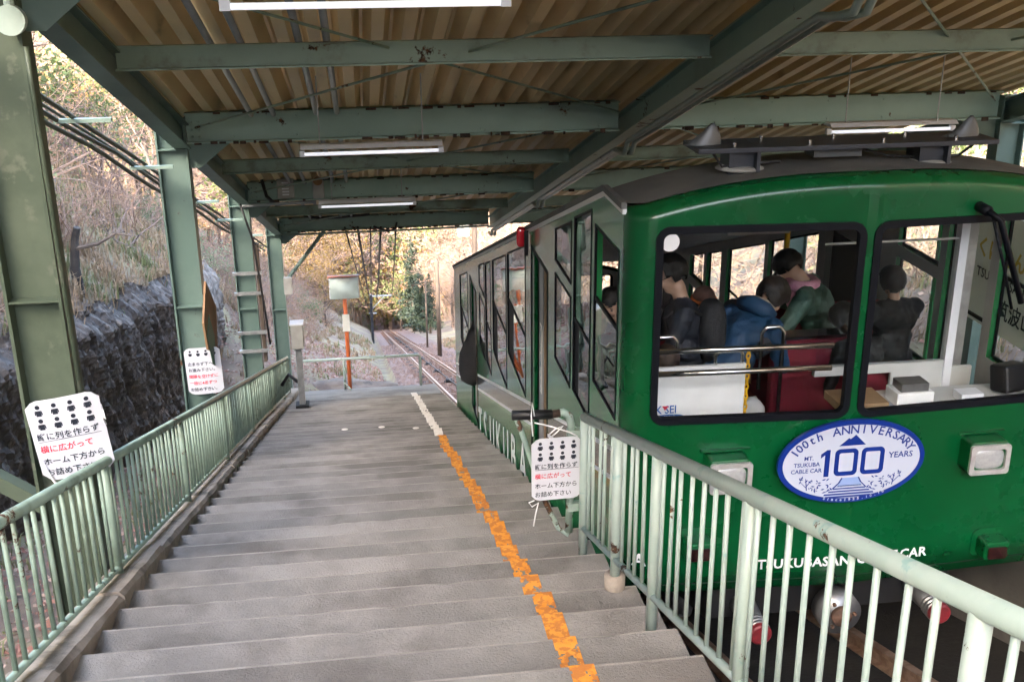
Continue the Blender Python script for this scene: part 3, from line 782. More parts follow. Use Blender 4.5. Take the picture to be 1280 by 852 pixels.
def poster(name, label, loc, rot, w_, h_, lines, rows, curv=0.0):
    global CURV
    CURV = curv
    r = thing(name, label, 'poster', loc, 0); r.rotation_euler = rot
    mb = MB(); c = .11*w_; n = 12
    V = []; F = []
    for i in range(n+1):
        u = -w_/2+w_*i/n
        e = max(0, abs(u)-(w_/2-c))
        for v in (-h_/2+e, h_/2-e): V.append((u, CURV*u*u, v))
    m = len(V)
    V += [(a, b+.003, d) for a, b, d in V]
    F = [(2*i, 2*i+2, 2*i+3, 2*i+1) for i in range(n)]+[(m+2*i, m+2*i+1, m+2*i+3, m+2*i+2) for i in range(n)]
    F += [(2*i, m+2*i, m+2*i+2, 2*i+2) for i in range(n)]+[(2*i+1, 2*i+3, m+2*i+3, m+2*i+1) for i in range(n)]+[(0, 1, m+1, m), (2*n, m+2*n, m+2*n+1, 2*n+1)]
    mb.add(V, F); sheet_ = mb.build('sheet', 'paper', r)
    s = w_*.096
    for j, rv in enumerate(rows):
        for i in range(4):
            mb = MB(); pictogram(mb, -w_*.33+i*w_*.22, rv*h_, s); mb.build('pictogram', 'ink', r)
    for txt, v, mname, size, under in lines:
        sz = size*w_
        lettering('lettering', txt, sz, mname, r, lambda a, b: (lambda u, vv: (u, -.0035+CURV*u*u, vv))(a-w_*.44, v*h_+b), bold=sz*.013)
        if under:
            mb = MB(); mb.box((0, -.003, v*h_-.018*h_), (w_*.86, .0012, .004*h_)); mb.build('underline', 'ink', r)
    return r
LN1 = [('縦に列を作らず', .02, 'ink', .122, True), ('横に広がって', -.135, 'ink_red', .122, False), ('ホーム下方から', -.29, 'ink', .122, False), ('お詰め下さい', -.43, 'ink', .122, False)]
LN2 = [('止まらず下へ', .13, 'ink', .118, False), ('お進み下さい。', .0, 'ink', .118, False), ('間隔を空けずに', -.14, 'ink_red', .118, False), ('一段に4名ずつ', -.28, 'ink_red', .118, False), ('お詰め下さい。', -.42, 'ink', .118, False)]
p = at(696, 585.5, 5.90)
poster('poster', 'white notice with eight figures tied to the rusty gate beside the car', p, (0, 0, R(2)), .305, .405, LN1, (.37, .20))
p = at(88, 546, 6.06)
poster('poster', 'white notice with eight figures tied to the mossy column', p, (R(2), R(-5.0), R(9)), .395, .50, LN1, (.37, .20), .55)
p = at(255, 463.5, 11.33)
poster('poster', 'white notice with four figures tied to the column with the wooden board', p, (0, R(-1), R(3)), .365, .52, LN2, (.38,), .7)
# strings that tie the posters
def string(pts, label, r_=.0045):
    pipe('string', pts, r_, 'string_white', label, 'string', None, 5)
string([at(666, 545, 5.89), at(664, 520, 5.93), at(665, 503, 5.93), at(668, 520, 5.94)], 'white string looped over the black gate handle')
string([at(668, 528, 5.92), at(690, 533, 5.9), at(712, 540, 5.9), at(722, 545, 5.9)], 'white string stretched from the gate handle to the poster')
string([at(686, 543, 5.88), at(694, 536, 5.87), at(704, 532, 5.87), at(696, 540, 5.86), at(690, 545, 5.87)], 'white string bow on top of the gate poster')
string([at(668, 625, 5.88), at(661, 628, 5.87), at(665, 633, 5.86), at(673, 628, 5.86), at(670, 640, 5.86), at(667, 657, 5.86)], 'white string bow dangling below the gate poster')
string([at(47, 512, 6.05), at(42, 520, 6.05), at(48, 508, 6.08), at(58, 508, 6.1)], 'white tape knot at the upper corner of the mossy column poster', .009)
string([at(126, 505, 6.12), at(132, 524, 6.1), at(128, 520, 6.1), at(133, 530, 6.1)], 'white string end beside the mossy column poster')
string([at(52, 576, 6.04), at(60, 590, 6.05), at(70, 604, 6.04), at(64, 612, 6.04)], 'white tape knot under the mossy column poster', .008)
# wooden board on the second column
bx, by = at(261, 405, 11.36).x, 11.36
r = thing('wooden_board', 'brown plywood board with green painted leaf hung on a column', 'board', (-1.600, 11.40, S(11.4, 1.62)))
mb = MB(); mb.prism([(-.30, .06), (-.06, .43), (.25, .05), (.12, -.42), (-.24, -.25)], lambda u, v, d: (d+u*.12, u, v), -.01, .01); mb.build('panel', 'wood_board', r)
mb = MB(); mb.prism([(-.25, -.1), (-.1, .08), (.03, -.2), (-.02, -.52), (-.14, -.45)], lambda u, v, d: (d+u*.12+.014, u, v), -.003, .003); mb.build('painted_leaf', 'leaf_sticker', r)

# ================================================================== CABLE CAR
XL, XR, XC = 1.42, 4.16, 2.79
YF, YR = 5.56, 16.9
car = thing('cable_car', 'green stepped funicular car waiting beside the concrete stairs', 'cable car', (XC, 11.2, S(11.2, -1.0)))
CO = Vector(car.location)
def cb(): return TB(car)
def lw(p): return (p[0]-CO.x, p[1]-CO.y, p[2]-CO.z)
def eave(y): return min(-1.40, S(y, 2.28))
def cbot(y): return S(y, -.27)
def Yf(x):
    t = abs(x-XC)/1.37
    c = max(0.0, min(1.0, (t-.90)/.10))
    return YF+.085*t+.16*(1-math.sqrt(max(0, 1-c*c)))
def so_(o): return lambda y: S(y, o)
def zc(z): return lambda y: z
WIN = [(5.88, 6.52, zc(-1.66), -2.69, -2.13), (6.62, 7.18, so_(2.20), -3.02, -2.49), (7.27, 7.90, so_(2.18), -2.28, None), (7.27, 7.90, zc(-2.37), -3.05, None),
       (9.38, 10.58, so_(2.15), -4.0, -3.42), (10.68, 11.83, so_(2.14), -4.45, -3.86), (12.03, 12.55, so_(2.14), -4.83, -4.33),
       (12.66, 13.23, so_(2.15), -4.08, None), (12.66, 13.23, zc(-4.19), -4.88, None), (14.72, 15.89, so_(2.12), -5.75, -5.2)]
DOORS = [(8.21, 9.05, zc(-2.46), -4.38), (13.59, 14.38, zc(-4.29), -6.18)]
def side_panel(name, X, dirx, matname, t=.05):
    ops = [(a, b, tf, bz) for a, b, tf, bz, m in WIN]+DOORS
    yb = sorted(set([5.80, 6.25, YR]+[v for o in ops for v in o[:2]]))
    tb = cb()
    for a, b in zip(yb, yb[1:]):
        cov = sorted([o for o in ops if o[0] <= a+1e-6 and o[1] >= b-1e-6], key=lambda o: o[3])
        lo = cbot; segs = []
        for o in cov:
            segs.append((lo, zc(o[3]))); lo = o[2]
        segs.append((lo, eave))
        for f0, f1 in segs:
            for k, (xx) in enumerate((X, X+dirx*t)):
                tb.m = k
                q = [(xx, a, f0(a)), (xx, b, f0(b)), (xx, b, f1(b)), (xx, a, f1(a))]
                tb.add(q, [(0, 1, 2, 3)])
    tb.m = 0
    for a, b, tf, bz in ops:
        x0, x1 = X, X+dirx*t
        P = [(a, bz), (b, bz), (b, tf(b)), (a, tf(a))]
        for i in range(4):
            (y0, z0), (y1, z1) = P[i], P[(i+1) % 4]
            tb.add([(x0, y0, z0), (x0, y1, z1), (x1, y1, z1), (x1, y0, z0)], [(0, 1, 2, 3)])
    return tb.part(name, [matname, 'interior_white'])
def ring(tb, P, inset, x0, x1):
    # frame ring round a polygon of (y,z) corners
    n = len(P); c = (sum(p[0] for p in P)/n, sum(p[1] for p in P)/n)
    Q = []
    for i in range(n):
        p0, p1, p2 = Vector(P[i-1]), Vector(P[i]), Vector(P[(i+1) % n])
        e1 = (p1-p0).normalized(); e2 = (p2-p1).normalized()
        n1 = Vector((-e1.y, e1.x)); n2 = Vector((-e2.y, e2.x))
        d = n1+n2; d = d/(max(.2, d.dot(n1)))
        if (Vector(c)-p1).dot(d) < 0: d = -d
        Q.append(p1+d*inset)
    V = [(x, y, z) for x in (x0, x1) for (y, z) in P]+[(x, q.x, q.y) for x in (x0, x1) for q in Q]
    F = []
    for i in range(n):
        j = (i+1) % n
        F += [(i, j, 2*n+j, 2*n+i), (n+i, 3*n+i, 3*n+j, n+j), (2*n+i, 2*n+j, 3*n+j, 3*n+i), (i, n+i, n+j, j)]
    tb.add(V, F); return Q
for X, dx, sname in ((XL, 1, 'near'), (XR, -1, 'far')):
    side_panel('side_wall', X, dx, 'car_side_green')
    for wi, (a, b, tf, bz, tr) in enumerate(WIN):
        P = [(a, bz), (b, bz), (b, tf(b)), (a, tf(a))]
        tb = cb(); Q = ring(tb, P, .015, X-dx*.004, X+dx*.012)
        if tr is not None:
            tb.box((X+dx*.008, (a+b)/2, tr), (.016, b-a-.02, .022))
            if wi != 0: tb.box((X+dx*.03, b-.12, (tr+bz)/2), (.03, .18, tr-bz-.02)) if False else None
        wobj = tb.part('window', 'rubber')
        if tr is not None and wi != 0 and dx == 1:
            tb = cb(); tb.box((X+dx*.014, b-.17*(b-a)-.01, (tr+bz)/2), (.012, .34*(b-a)-.02, tr-bz-.03)); tb.part('sash_shade_panel', 'rubber', wobj)  # black panel painted for the dark interior behind the open sash
        segs = [(bz+.02, None)] if tr is None else [(bz+.02, tr-.01), (tr+.01, None)]
        for k, (z0, z1) in enumerate(segs):
            if wi == 0 and k == 1 and dx == 1: continue          # this sash stands open
            tb = cb(); xx = X+dx*(.003+.003*k)
            ya, yb_ = a+.01, b-.01
            if tr is not None and k == 0 and wi != 0 and dx == 1: yb_ = b-.34*(b-a)
            za, zb_ = (z1, z1) if z1 is not None else (tf(ya)-.02, tf(yb_)-.02)
            V = [(x, y, z) for x in (xx, xx+dx*.005) for y, z in ((ya, z0), (yb_, z0), (yb_, zb_), (ya, za))]
            tb.add(V, [(0, 1, 2, 3), (7, 6, 5, 4), (0, 4, 5, 1), (1, 5, 6, 2), (2, 6, 7, 3), (3, 7, 4, 0)]); tb.part('pane', 'glass_side' if dx == 1 else 'glass_far', wobj)
    for a, b, tf, bz in DOORS:
        P = [(a, bz), (b, bz), (b, tf(b)), (a, tf(a))]
        tb = cb(); ring(tb, P, .03, X-dx*.004, X+dx*.06); d = tb.part('door_frame', 'rubber')
        tb = cb(); tb.box((X+dx*.020, b-.46, (tf(a)+bz)/2), (.02, .17, tf(a)-bz-.06)); tb.part('door_edge', 'door_grey', d)
        tb = cb(); tb.box((X+dx*.045, (a+b)/2, (tf(a)+bz)/2), (.02, b-a-.06, tf(a)-bz-.06)); tb.part('door_backing', 'rubber', d)  # added black backing sheet, dark doorway interior put into its colour
        tb = cb(); tb.box((X+dx*.022, a+.20, (tf(a)+bz)/2), (.018, .10, tf(a)-bz-.06)); tb.part('door_trim', 'door_trim', d)
        tb = cb(); tb.box((X+dx*.018, b-.09, (tf(a)+bz)/2), (.03, .11, tf(a)-bz-.06)); tb.part('jamb', 'car_green', d)
        if dx == -1 or a < 10:
            if dx == 1:
                tb = cb(); zt_, zb2 = -3.02, -3.62; tb.box((X+dx*.008, b-.46, (zt_+zb2)/2), (.004, .11, zt_-zb2)); s = tb.part('door_notice', 'sign_white', d)
                for i, ch in enumerate('とびらにご注意ください'):
                    lettering('lettering', ch, .056, 'ink_blue', d, lambda u, v, i=i: lw((X+.0045, b-.430-u, zt_-.055-i*.053+v)), bold=.001)
        if False:
            tb = cb(); tb.box((X+dx*.05, (a+b)/2, (tf(a)+bz)/2), (.03, b-a-.04, tf(a)-bz-.04)); tb.part('door_backing', 'interior_white', d)
    # eave strip
    for m_, o0, o1, xo in (('white_paint', -.030, .0, .012), ('car_roof', .0, .035, .022)):
        tb = cb(); V = []
        ysx = [5.78, 6.25, YR]
        for y in ysx:
            for xx, oo in ((X-dx*xo, o0), (X+dx*.01, o0), (X+dx*.01, o1), (X-dx*xo, o1)): V.append((xx, y, eave(y)+oo))
        tb.add(V, [(i*4+j, (i+1)*4+j, (i+1)*4+(j+1) % 4, i*4+(j+1) % 4) for i in range(2) for j in range(4)]+[(0, 1, 2, 3), (8, 11, 10, 9)])
        tb.part('eave_trim', m_)
    # stripes and grey band between the doors
    for y0, y1 in ((9.07, 13.56), (5.9, 8.18), (14.4, 16.8)):
        for m_, o0, o1, xo in (('white_paint', .655, .685, .004), ('car_grey_band', .49, .655, .003), ('white_paint', .462, .492, .004)):
            tb = cb(); V = [(X-dx*a, y, S(y, o)) for a in (xo, 0) for y, o in ((y0, o0), (y1, o0), (y1, o1), (y0, o1))]
            tb.add(V, [(0, 1, 2, 3), (4, 5, 6, 7), (0, 1, 5, 4), (2, 3, 7, 6), (0, 3, 7, 4), (1, 2, 6, 5)]); tb.part('stripe', m_)
# side lettering in tall white capitals
for i, ch in enumerate('TSUKUBA'):
    y0 = 13.52-i*.625
    lettering('side_lettering', ch, .60, 'white_paint', car, lambda u, v: lw((XL-.006, y0-u*1.12, S(y0-u*1.12, -.19)+v)), bold=.012)
# red door lamp
tb = cb(); c = at(667, 307, 9.12); tb.ell((XL-.06, 9.22, -2.44), (.042, .03, .09), 14, 10, fn=lambda p: Vector((math.copysign(abs(p.x)**.6, p.x), p.y, math.copysign(abs(p.z)**.55, p.z)))); tb.part('door_lamp', 'lens_red', None, True)
tb = cb(); tb.box((XL-.03, 9.12, -2.47), (.035, .012, .22)); tb.part('lamp_shield', 'black')

# ---- front and back
def arc(x): return .18*(1-(abs(x-XC)/1.37)**2.4)
WINF = [(1.565, 2.705), (2.760, 4.015)]
ZT, ZB, RC = -1.475, -2.615, .075
def rounded(x0, x1, z0, z1, r, ins=0.0, n=6):
    x0 += ins; x1 -= ins; z0 += ins; z1 -= ins; r = max(.01, r-ins); P = []
    for cx, cz, a0 in ((x1-r, z0+r, -90), (x1-r, z1-r, 0), (x0+r, z1-r, 90), (x0+r, z0+r, 180)):
        for k in range(n+1): a = R(a0+90*k/n); P.append((cx+r*math.cos(a), cz+r*math.sin(a)))
    return P
def front_panel(mapf, name, matname, zbot=-3.72, t=.05):
    xs_ = set([XL+.0005, XR-.0005])
    for k in range(1, 28): xs_.add(XL+(XR-XL)*k/28)
    for k in range(1, 12): xs_.add(XL+.137*(1-math.cos(math.pi/2*k/12))); xs_.add(XR-.137*(1-math.cos(math.pi/2*k/12)))
    for a, b in WINF:
        for k in range(7): d = RC*(1-math.cos(math.pi/2*k/6)); xs_.add(a+d); xs_.add(b-d)
    xs_ = sorted(xs_); xs_ = [x for i, x in enumerate(xs_) if i == 0 or x-xs_[i-1] > 1e-5]
    def hole(x):
        for a, b in WINF:
            if a <= x <= b:
                d = max(0, RC-(x-a), RC-(b-x)); e = RC-math.sqrt(max(0, RC*RC-d*d))
                return (ZB+e, ZT-e)
        return None
    tb = cb()
    top = lambda x: -1.40+arc(x)-.07
    for x0, x1 in zip(xs_, xs_[1:]):
        xm = (x0+x1)/2
        inside = any(a-1e-6 <= x0 and x1 <= b+1e-6 for a, b in WINF)
        spans = [((zbot, zbot), (top(x0), top(x1)))]
        if inside:
            h0 = hole(x0) or (0, 0); h1 = hole(x1) or h0
            spans = [((zbot, zbot), (h0[0], h1[0])), ((h0[1], h1[1]), (top(x0), top(x1)))]
        for (l0, l1), (u0, u1) in spans:
            ns = 5
            for k in range(ns):
                f0, f1 = k/ns, (k+1)/ns
                for lay in (0, 1):
                    tb.m = lay
                    tb.add([mapf(x0, l0+(u0-l0)*f0, lay*t), mapf(x1, l1+(u1-l1)*f0, lay*t), mapf(x1, l1+(u1-l1)*f1, lay*t), mapf(x0, l0+(u0-l0)*f1, lay*t)], [(0, 1, 2, 3)])
        tb.m = 0
        # rolled top edge
        for k in range(5):
            a0, a1 = R(18*k), R(18*(k+1))
            q = []
            for (x, a) in ((x0, a0), (x1, a0), (x1, a1), (x0, a1)): q.append(mapf(x, top(x)+.07*math.sin(a), .11*(1-math.cos(a))))
            tb.add(q, [(0, 1, 2, 3)])
        tb.add([mapf(x0, zbot, 0), mapf(x1, zbot, 0), mapf(x1, zbot, t), mapf(x0, zbot, t)], [(0, 1, 2, 3)])
    o = tb.part(name, [matname, 'interior_white'], None, True)
    return o
mF = lambda x, z, d: (x, Yf(x)+d, z)
DZ = S(YR)-S(5.7)
mRr = lambda x, z, d: (x, YR+5.72-Yf(x)-d+.1, z+(S(16.9)-S(5.7))+.0)
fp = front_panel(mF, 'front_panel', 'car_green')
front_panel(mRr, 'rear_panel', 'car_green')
def mesh_weld(o, dist=.0008):
    bm = bmesh.new(); bm.from_mesh(o.data); bmesh.ops.remove_doubles(bm, verts=bm.verts, dist=dist); bmesh.ops.recalc_face_normals(bm, faces=bm.faces); bm.to_mesh(o.data); bm.free()
mesh_weld(fp)
for mp_, sgn in ((mF, 1), (mRr, 1)):
    for a, b in WINF:
        tb = cb(); P0 = rounded(a, b, ZB, ZT, RC, -.006); P1 = rounded(a, b, ZB, ZT, RC, .034); n = len(P0)
        def dens(P):
            return P
        # subdivide straight runs so that the frame follows the curved front
        def sub(P):
            out = []
            for i in range(len(P)):
                p, q = P[i], P[(i+1) % len(P)]; m = 10 if abs(p[0]-q[0]) > .3 else 1
                for k in range(m): out.append((p[0]+(q[0]-p[0])*k/m, p[1]+(q[1]-p[1])*k/m))
            return out
        P0, P1 = sub(P0), sub(P1); n = len(P0)
        V = [mp_(x, z, d) for d in (-.012, .03) for x, z in P0]+[mp_(x, z, d) for d in (-.012, .03) for x, z in P1]
        F = []
        for i in range(n):
            j = (i+1) % n
            F += [(i, j, 2*n+j, 2*n+i), (n+i, 3*n+i, 3*n+j, n+j), (2*n+i, 2*n+j, 3*n+j, 3*n+i), (i, n+i, n+j, j)]
        tb.add(V, F); wo = tb.part('window', 'rubber')
        tb = cb(); m = 12; V = []
        for d in (.004, .010):
            for i in range(m+1):
                for z in (ZB+.01, ZT-.01): V.append(mp_(a+.01+(b-a-.02)*i/m, z, d))
        tb.add(V, [(2*i, 2*i+2, 2*i+3, 2*i+1) for i in range(m)]+[(2*m+2+2*i, 2*m+3+2*i, 2*m+5+2*i, 2*m+4+2*i) for i in range(m)]); tb.part('pane', 'glass_front', wo, True)
# roof
tb = cb(); ysr = [5.60, 5.66, 5.75, 6.25]+frange(6.6, YR+.05, .8)+[YR+.05]; nxr = 28; V = []
for y in ysr:
    for i in range(nxr+1):
        x = XL+(XR-XL)*i/nxr
        V.append((x, max(y, Yf(x)+.11) if y < 6 else y, eave(y)+arc(x)+.004))
tb.add(V, [(j*(nxr+1)+i, j*(nxr+1)+i+1, (j+1)*(nxr+1)+i+1, (j+1)*(nxr+1)+i) for j in range(len(ysr)-1) for i in range(nxr)]); tb.part('roof', 'car_roof', None, True)
# floor, ceiling, partitions, seats
LEV = [(5.62, 6.6, -3.45), (6.6, 8.1, -3.82), (8.1, 9.25, -4.40), (9.25, 10.65, -4.86), (10.65, 12.0, -5.32), (12.0, 13.45, -5.76), (13.45, 14.55, -6.2), (14.55, 16.85, -6.62)]
for a, b, z in LEV:
    a = max(a, 5.95)
    tb = cb(); tb.box((XC, (a+b)/2, z-.03), (2.6, b-a-.004, .06)); tb.part('floor', 'box_grey')
    tb = cb(); tb.box((XC, b, z-.25), (2.6, .03, .5)); tb.part('floor_riser', 'interior_white')
tb = cb(); V = []
for y in (5.75, 6.25, YR-.1):
    for x in (XL+.06, XR-.06): V.append((x, y, eave(y)-.03))
tb.add(V, [(0, 1, 3, 2), (2, 3, 5, 4)]); tb.part('ceiling', 'interior_white')
for a, b, z in LEV[1:]:
    if z in (-4.40, -6.2): continue
    for x0, x1 in ((2.95, 4.08),) if z > -4 else ((1.5, 2.5), (3.08, 4.08)):
        tb = cb(); tb.box(((x0+x1)/2, b-.30, z+.40), (x1-x0, .42, .12)); tb.box(((x0+x1)/2, b-.10, z+.75), (x1-x0, .09, .62)); bevel(tb.part('seat', 'seat_red'), .02)
tb = cb(); tb.box((3.07, 6.92, -2.98), (.62, .10, .74)); bevel(tb.part('seat_back', 'seat_red'), .02)
tb = cb(); tb.box((3.07, 6.90, -2.60), (.66, .14, .02)); tb.part('seat_cap', 'chrome')
tb = cb(); tb.box((3.42, 6.42, -2.80), (.46, .08, .30)); bevel(tb.part('seat_back', 'seat_red'), .015)
# white board with the company logo, hand rails and chain
tb = cb(); tb.box((1.985, 6.2, -2.73), (.66, .03, .46)); bevel(tb.part('notice_board', 'white_paint'), .006); nb = car.children[-1]
lettering('logo_lettering', 'K SEI', .075, 'ink_blue', nb, lambda u, v: lw((1.745+u*.85, 6.179, -2.80+v)), bold=.001)
tb = cb(); tb.prism([(0, 0), (.024, .028), (-.018, .03)], lambda u, v, d: (1.806+u, 6.180+d, -2.78+v), -.002, .0); tb.part('logo_mark', 'ink_red', nb)
tb = cb(); tb.prism([(.105*math.cos(k*math.pi/12), .014*math.sin(k*math.pi/12)) for k in range(24)], lambda u, v, d: (1.83+u*.9, 6.181+d, -2.822+v), -.002, .0); tb.part('logo_mark', 'ink_blue', nb)
lettering('logo_lettering', 'GROUP', .022, 'white_paint', nb, lambda u, v: lw((1.798+u, 6.1775, -2.830+v)))
for z in (-2.265, -2.405):
    tb = cb(); tb.tube([(1.56, 5.86, z), (2.70, 5.82, z-.005)], .017, 12); tb.part('hand_rail', 'chrome', None, True)
tb = cb(); tb.tube([(2.12, 6.2, -2.52), (2.12, 6.2, -2.44), (2.14, 6.2, -2.42), (2.27, 6.2, -2.42), (2.29, 6.2, -2.44), (2.29, 6.2, -2.52)], .012, 8); tb.part('grab_loop', 'chrome', None, True)
for x, y in ((1.85, 6.62), (2.60, 6.7)):
    tb = cb(); tb.tube([(x, y, -2.9), (x, y, -2.50), (x+.03, y, -2.46), (x+.12, y, -2.46), (x+.15, y, -2.5), (x+.15, y, -3.4)], .014, 8); tb.part('grab_loop', 'chrome', None, True)
tb = cb()
for k in range(14):
    z = -2.42-k*.034
    tb.tube([(2.325+(.012 if k % 2 else 0)*math.cos(a), 6.19+(.012 if k % 2 == 0 else 0)*math.cos(a), z+.022*math.sin(a)) for a in [i*math.pi/4 for i in range(9)]], .0055, 5)
tb.part('chain', 'chain_yellow')
# driver's corner
tb = cb(); tb.box((3.36, 5.86, -2.685), (1.14, .30, .05)); tb.part('console', 'interior_white')
tb = cb(); tb.box((2.88, 5.83, -2.635), (.30, .24, .05)); tb.part('console_tray', 'door_trim')
tb = cb(); tb.box((3.20, 5.80, -2.61), (.23, .16, .09)); bx_ = bevel(tb.part('ticket_box', 'white_paint'), .006)
tb = cb(); tb.box((3.20, 5.80, -2.54), (.17, .12, .05)); tb.part('ticket_device', 'steel_dull', bx_)
tb = cb(); tb.box((3.03, 5.82, -2.652), (.24, .2, .012)); tb.part('paper_sheet', 'paper')
tb = cb(); tb.box((3.86, 5.84, -2.55), (.20, .14, .17), (R(-12), 0, R(14))); bevel(tb.part('monitor', 'black'), .02)
tb = cb(); tb.box((3.58, 5.80, -2.635), (.14, .10, .05)); tb.part('switch_box', 'lamp_white')
tb = cb(); tb.tube([(3.34, 5.72, -2.655)]+[(3.34+.03*k, 5.72+.008*(k % 2), -2.65) for k in range(12)], .008, 6); tb.part('coiled_cord', 'black')
tb = cb(); tb.box((3.245, 6.30, -2.20), (.86, .008, .80)); tb.part('partition_pane', 'glass_inner')
tb = cb(); tb.box((3.245, 6.30, -2.63), (.88, .04, .06)); tb.box((3.245, 6.30, -1.795), (.88, .012, .012)); tb.part('partition_rail', 'interior_white')
tb = cb(); tb.box((3.70, 6.30, -2.2), (.055, .06, 1.55)); tb.part('partition_post', 'lamp_white')
tb = cb(); tb.box((3.60, 6.30, -3.05), (.55, .03, .80)); tb.part('partition_panel', 'interior_white')
tb = cb(); tb.box((3.93, 6.20, -2.3), (.40, .05, 2.1)); tb.part('cab_door_post', 'steel_dull') if False else None
tb = cb(); tb.box((2.73, 7.95, -2.2), (.05, .05, 3.2)); tb.part('stanchion', 'pole_yellow') if False else None
tb = cb(); tb.box((3.85, 6.48, -2.35), (.07, .09, 1.9)); tb.part('cab_post', 'galv')
tb = cb(); tb.tube([(3.30, 8.12, -1.95), (3.30, 8.12, -4.38)], .022, 10); tb.part('stanchion', 'pole_yellow', None, True)
tb = cb(); tb.box((3.05, 8.10, -1.95), (.5, .04, .5)); tb.part('equipment_panel', 'interior_white')
tb = cb(); tb.box((3.04, 8.06, -2.05), (.14, .05, .24)); tb.part('equipment_window', 'black')
tb = cb(); tb.box((3.55, 7.0, -1.72), (1.1, 2.2, .02), (-math.atan(T)*.0, 0, 0)); tb.part('ceiling_panel', 'interior_white') if False else None
# round white sticker in the corner of the windscreen
tb = cb(); xs0, zs0 = 1.635, -1.555
tb.prism([(.052*math.cos(k*math.pi/14), .052*math.sin(k*math.pi/14)) for k in range(28)], lambda u, v, d: (xs0+u, Yf(xs0+u)+.002+d, zs0+v), -.002, .0); tb.part('sticker', 'white_paint')
# wiper
tb = cb(); tb.tube([(3.36, 5.60, -1.42), (3.36, 5.50, -1.425)], .03, 12); tb.tube([(3.36, 5.50, -1.425), (3.42, 5.47, -1.47), (3.62, 5.48, -1.95)], .018, 10); tb.tube([(3.38, 5.50, -1.43), (3.50, 5.50, -1.75), (3.60, 5.53, -2.0)], .009, 8); tb.part('wiper', 'rubber', None, True)
# head lamps
for hx in (2.005, 3.575):
    hz = -2.905
    tb = cb(); tb.prism(rounded(-.125, .118, -.10, .105, .03), lambda u, v, d: (hx+u, Yf(hx)+d, hz+v), -.12, .01); hl = bevel(tb.part('headlight', 'car_green'), .012)
    tb = cb(); tb.box((hx, Yf(hx)-.005, hz+.118), (.29, .035, .012)); tb.part('visor', 'car_green', hl)
    tb = cb(); Q0 = rounded(-.124, .124, -.094, .094, .02); Q1 = rounded(-.096, .096, -.066, .066, .02); n = len(Q0)
    y0_ = Yf(hx)-.122
    V = [(hx+u, y0_+d, hz-.006+v) for d in (-.016, .005) for u, v in Q0]+[(hx+u, y0_+d, hz-.006+v) for d in (-.016, .005) for u, v in Q1]
    F = []
    for i in range(n):
        j = (i+1) % n; F += [(i, j, 2*n+j, 2*n+i), (n+i, 3*n+i, 3*n+j, n+j), (2*n+i, 2*n+j, 3*n+j, 3*n+i), (i, n+i, n+j, j)]
    tb.add(V, F); tb.part('bezel', 'bezel_metal', hl)
    tb = cb(); tb.ell((hx, y0_+.01, hz-.006), (.098, .022, .068), 20, 12, fn=lambda p: Vector((math.copysign(abs(p.x)**.6, p.x), p.y, math.copysign(abs(p.z)**.6, p.z)))); tb.part('lens', 'lens_clear', hl, True)
for hx, hz in ((1.86, -3.40), (3.735, -3.555)):
    tb = cb(); tb.prism(rounded(-.082, .082, -.062, .062, .025), lambda u, v, d: (hx+u, Yf(hx)+d, hz+v), -.11, .01); ml = bevel(tb.part('marker_light', 'car_green'), .012)
    tb = cb(); tb.prism(rounded(-.062, .062, -.045, .035, .015), lambda u, v, d: (hx+u, Yf(hx)-.112+d, hz-.004+v), -.006, .0); tb.part('lens', 'lens_dark', ml)
    tb = cb(); tb.prism(rounded(-.12, .12, -.08, .105, .05), lambda u, v, d: (hx+u, Yf(hx+u)+d, hz+v), -.006, .004); tb.part('mount', 'car_green', ml)
# round anniversary badge
bz_ = at(1065, 577, 5.50); BX, BY, BZ = bz_.x, 5.505, bz_.z
def ellp(rx, ry, n=64): return [(rx*math.cos(2*math.pi*k/n), ry*math.sin(2*math.pi*k/n)) for k in range(n)]
bf = lambda u, v, d: (BX+u, BY+d, BZ+v)
RXB, RYB = .445, .262
tb = cb(); tb.prism(ellp(RXB, RYB), bf, 0, .02); badge = tb.part('badge', 'badge_blue')
tb = cb(); tb.prism(ellp(RXB-.03, RYB-.03), bf, -.0015, .0); tb.part('badge_field', 'badge_white', badge)
def bl(u, v): return lw((BX+u, BY-.0035, BZ+v))
def arc_text(txt, size, rx, ry, a0, a1, m, inside=False):
    n = len(txt)
    for i, ch in enumerate(txt):
        if ch == ' ': continue
        a = R(a0+(a1-a0)*i/(n-1)); cx, cy = rx*math.cos(a), ry*math.sin(a)
        tx, ty = -rx*math.sin(a), ry*math.cos(a)
        s_ = 1 if a1 > a0 else -1
        ang = math.atan2(ty*s_, tx*s_); ca, sa = math.cos(ang), math.sin(ang)
        lettering('badge_lettering', ch, size, m, badge, lambda u, v: bl(cx+u*ca-v*sa, cy+u*sa+v*ca), bold=.0012, align='CENTER')
arc_text('100th ANNIVERSARY', .074, .350, .180, 160, 20, 'badge_blue')
arc_text('Since1925.10.10', .024, .40, .250, -112, -58, 'badge_white')
for txt, u, v, s_ in (('MT.', -.262, .028, .036), ('TSUKUBA', -.272, -.012, .036), ('CABLE CAR', -.272, -.052, .036)):
    lettering('badge_lettering', txt, s_, 'badge_blue', badge, lambda a, b: bl(u+a, v+b), bold=.0006, align='CENTER')
lettering('badge_lettering', 'YEARS', .052, 'badge_blue', badge, lambda a, b: bl(.295+a, .01+b), bold=.0008, align='CENTER')
def bpoly(P, m, name='badge_mark'):
    tb = cb(); tb.prism(P, bf, -.0035, -.0016); tb.part(name, m, badge)
bpoly([(-.085, .105), (-.03, .152), (-.02, .145), (.01, .170), (.075, .105)], 'badge_blue')
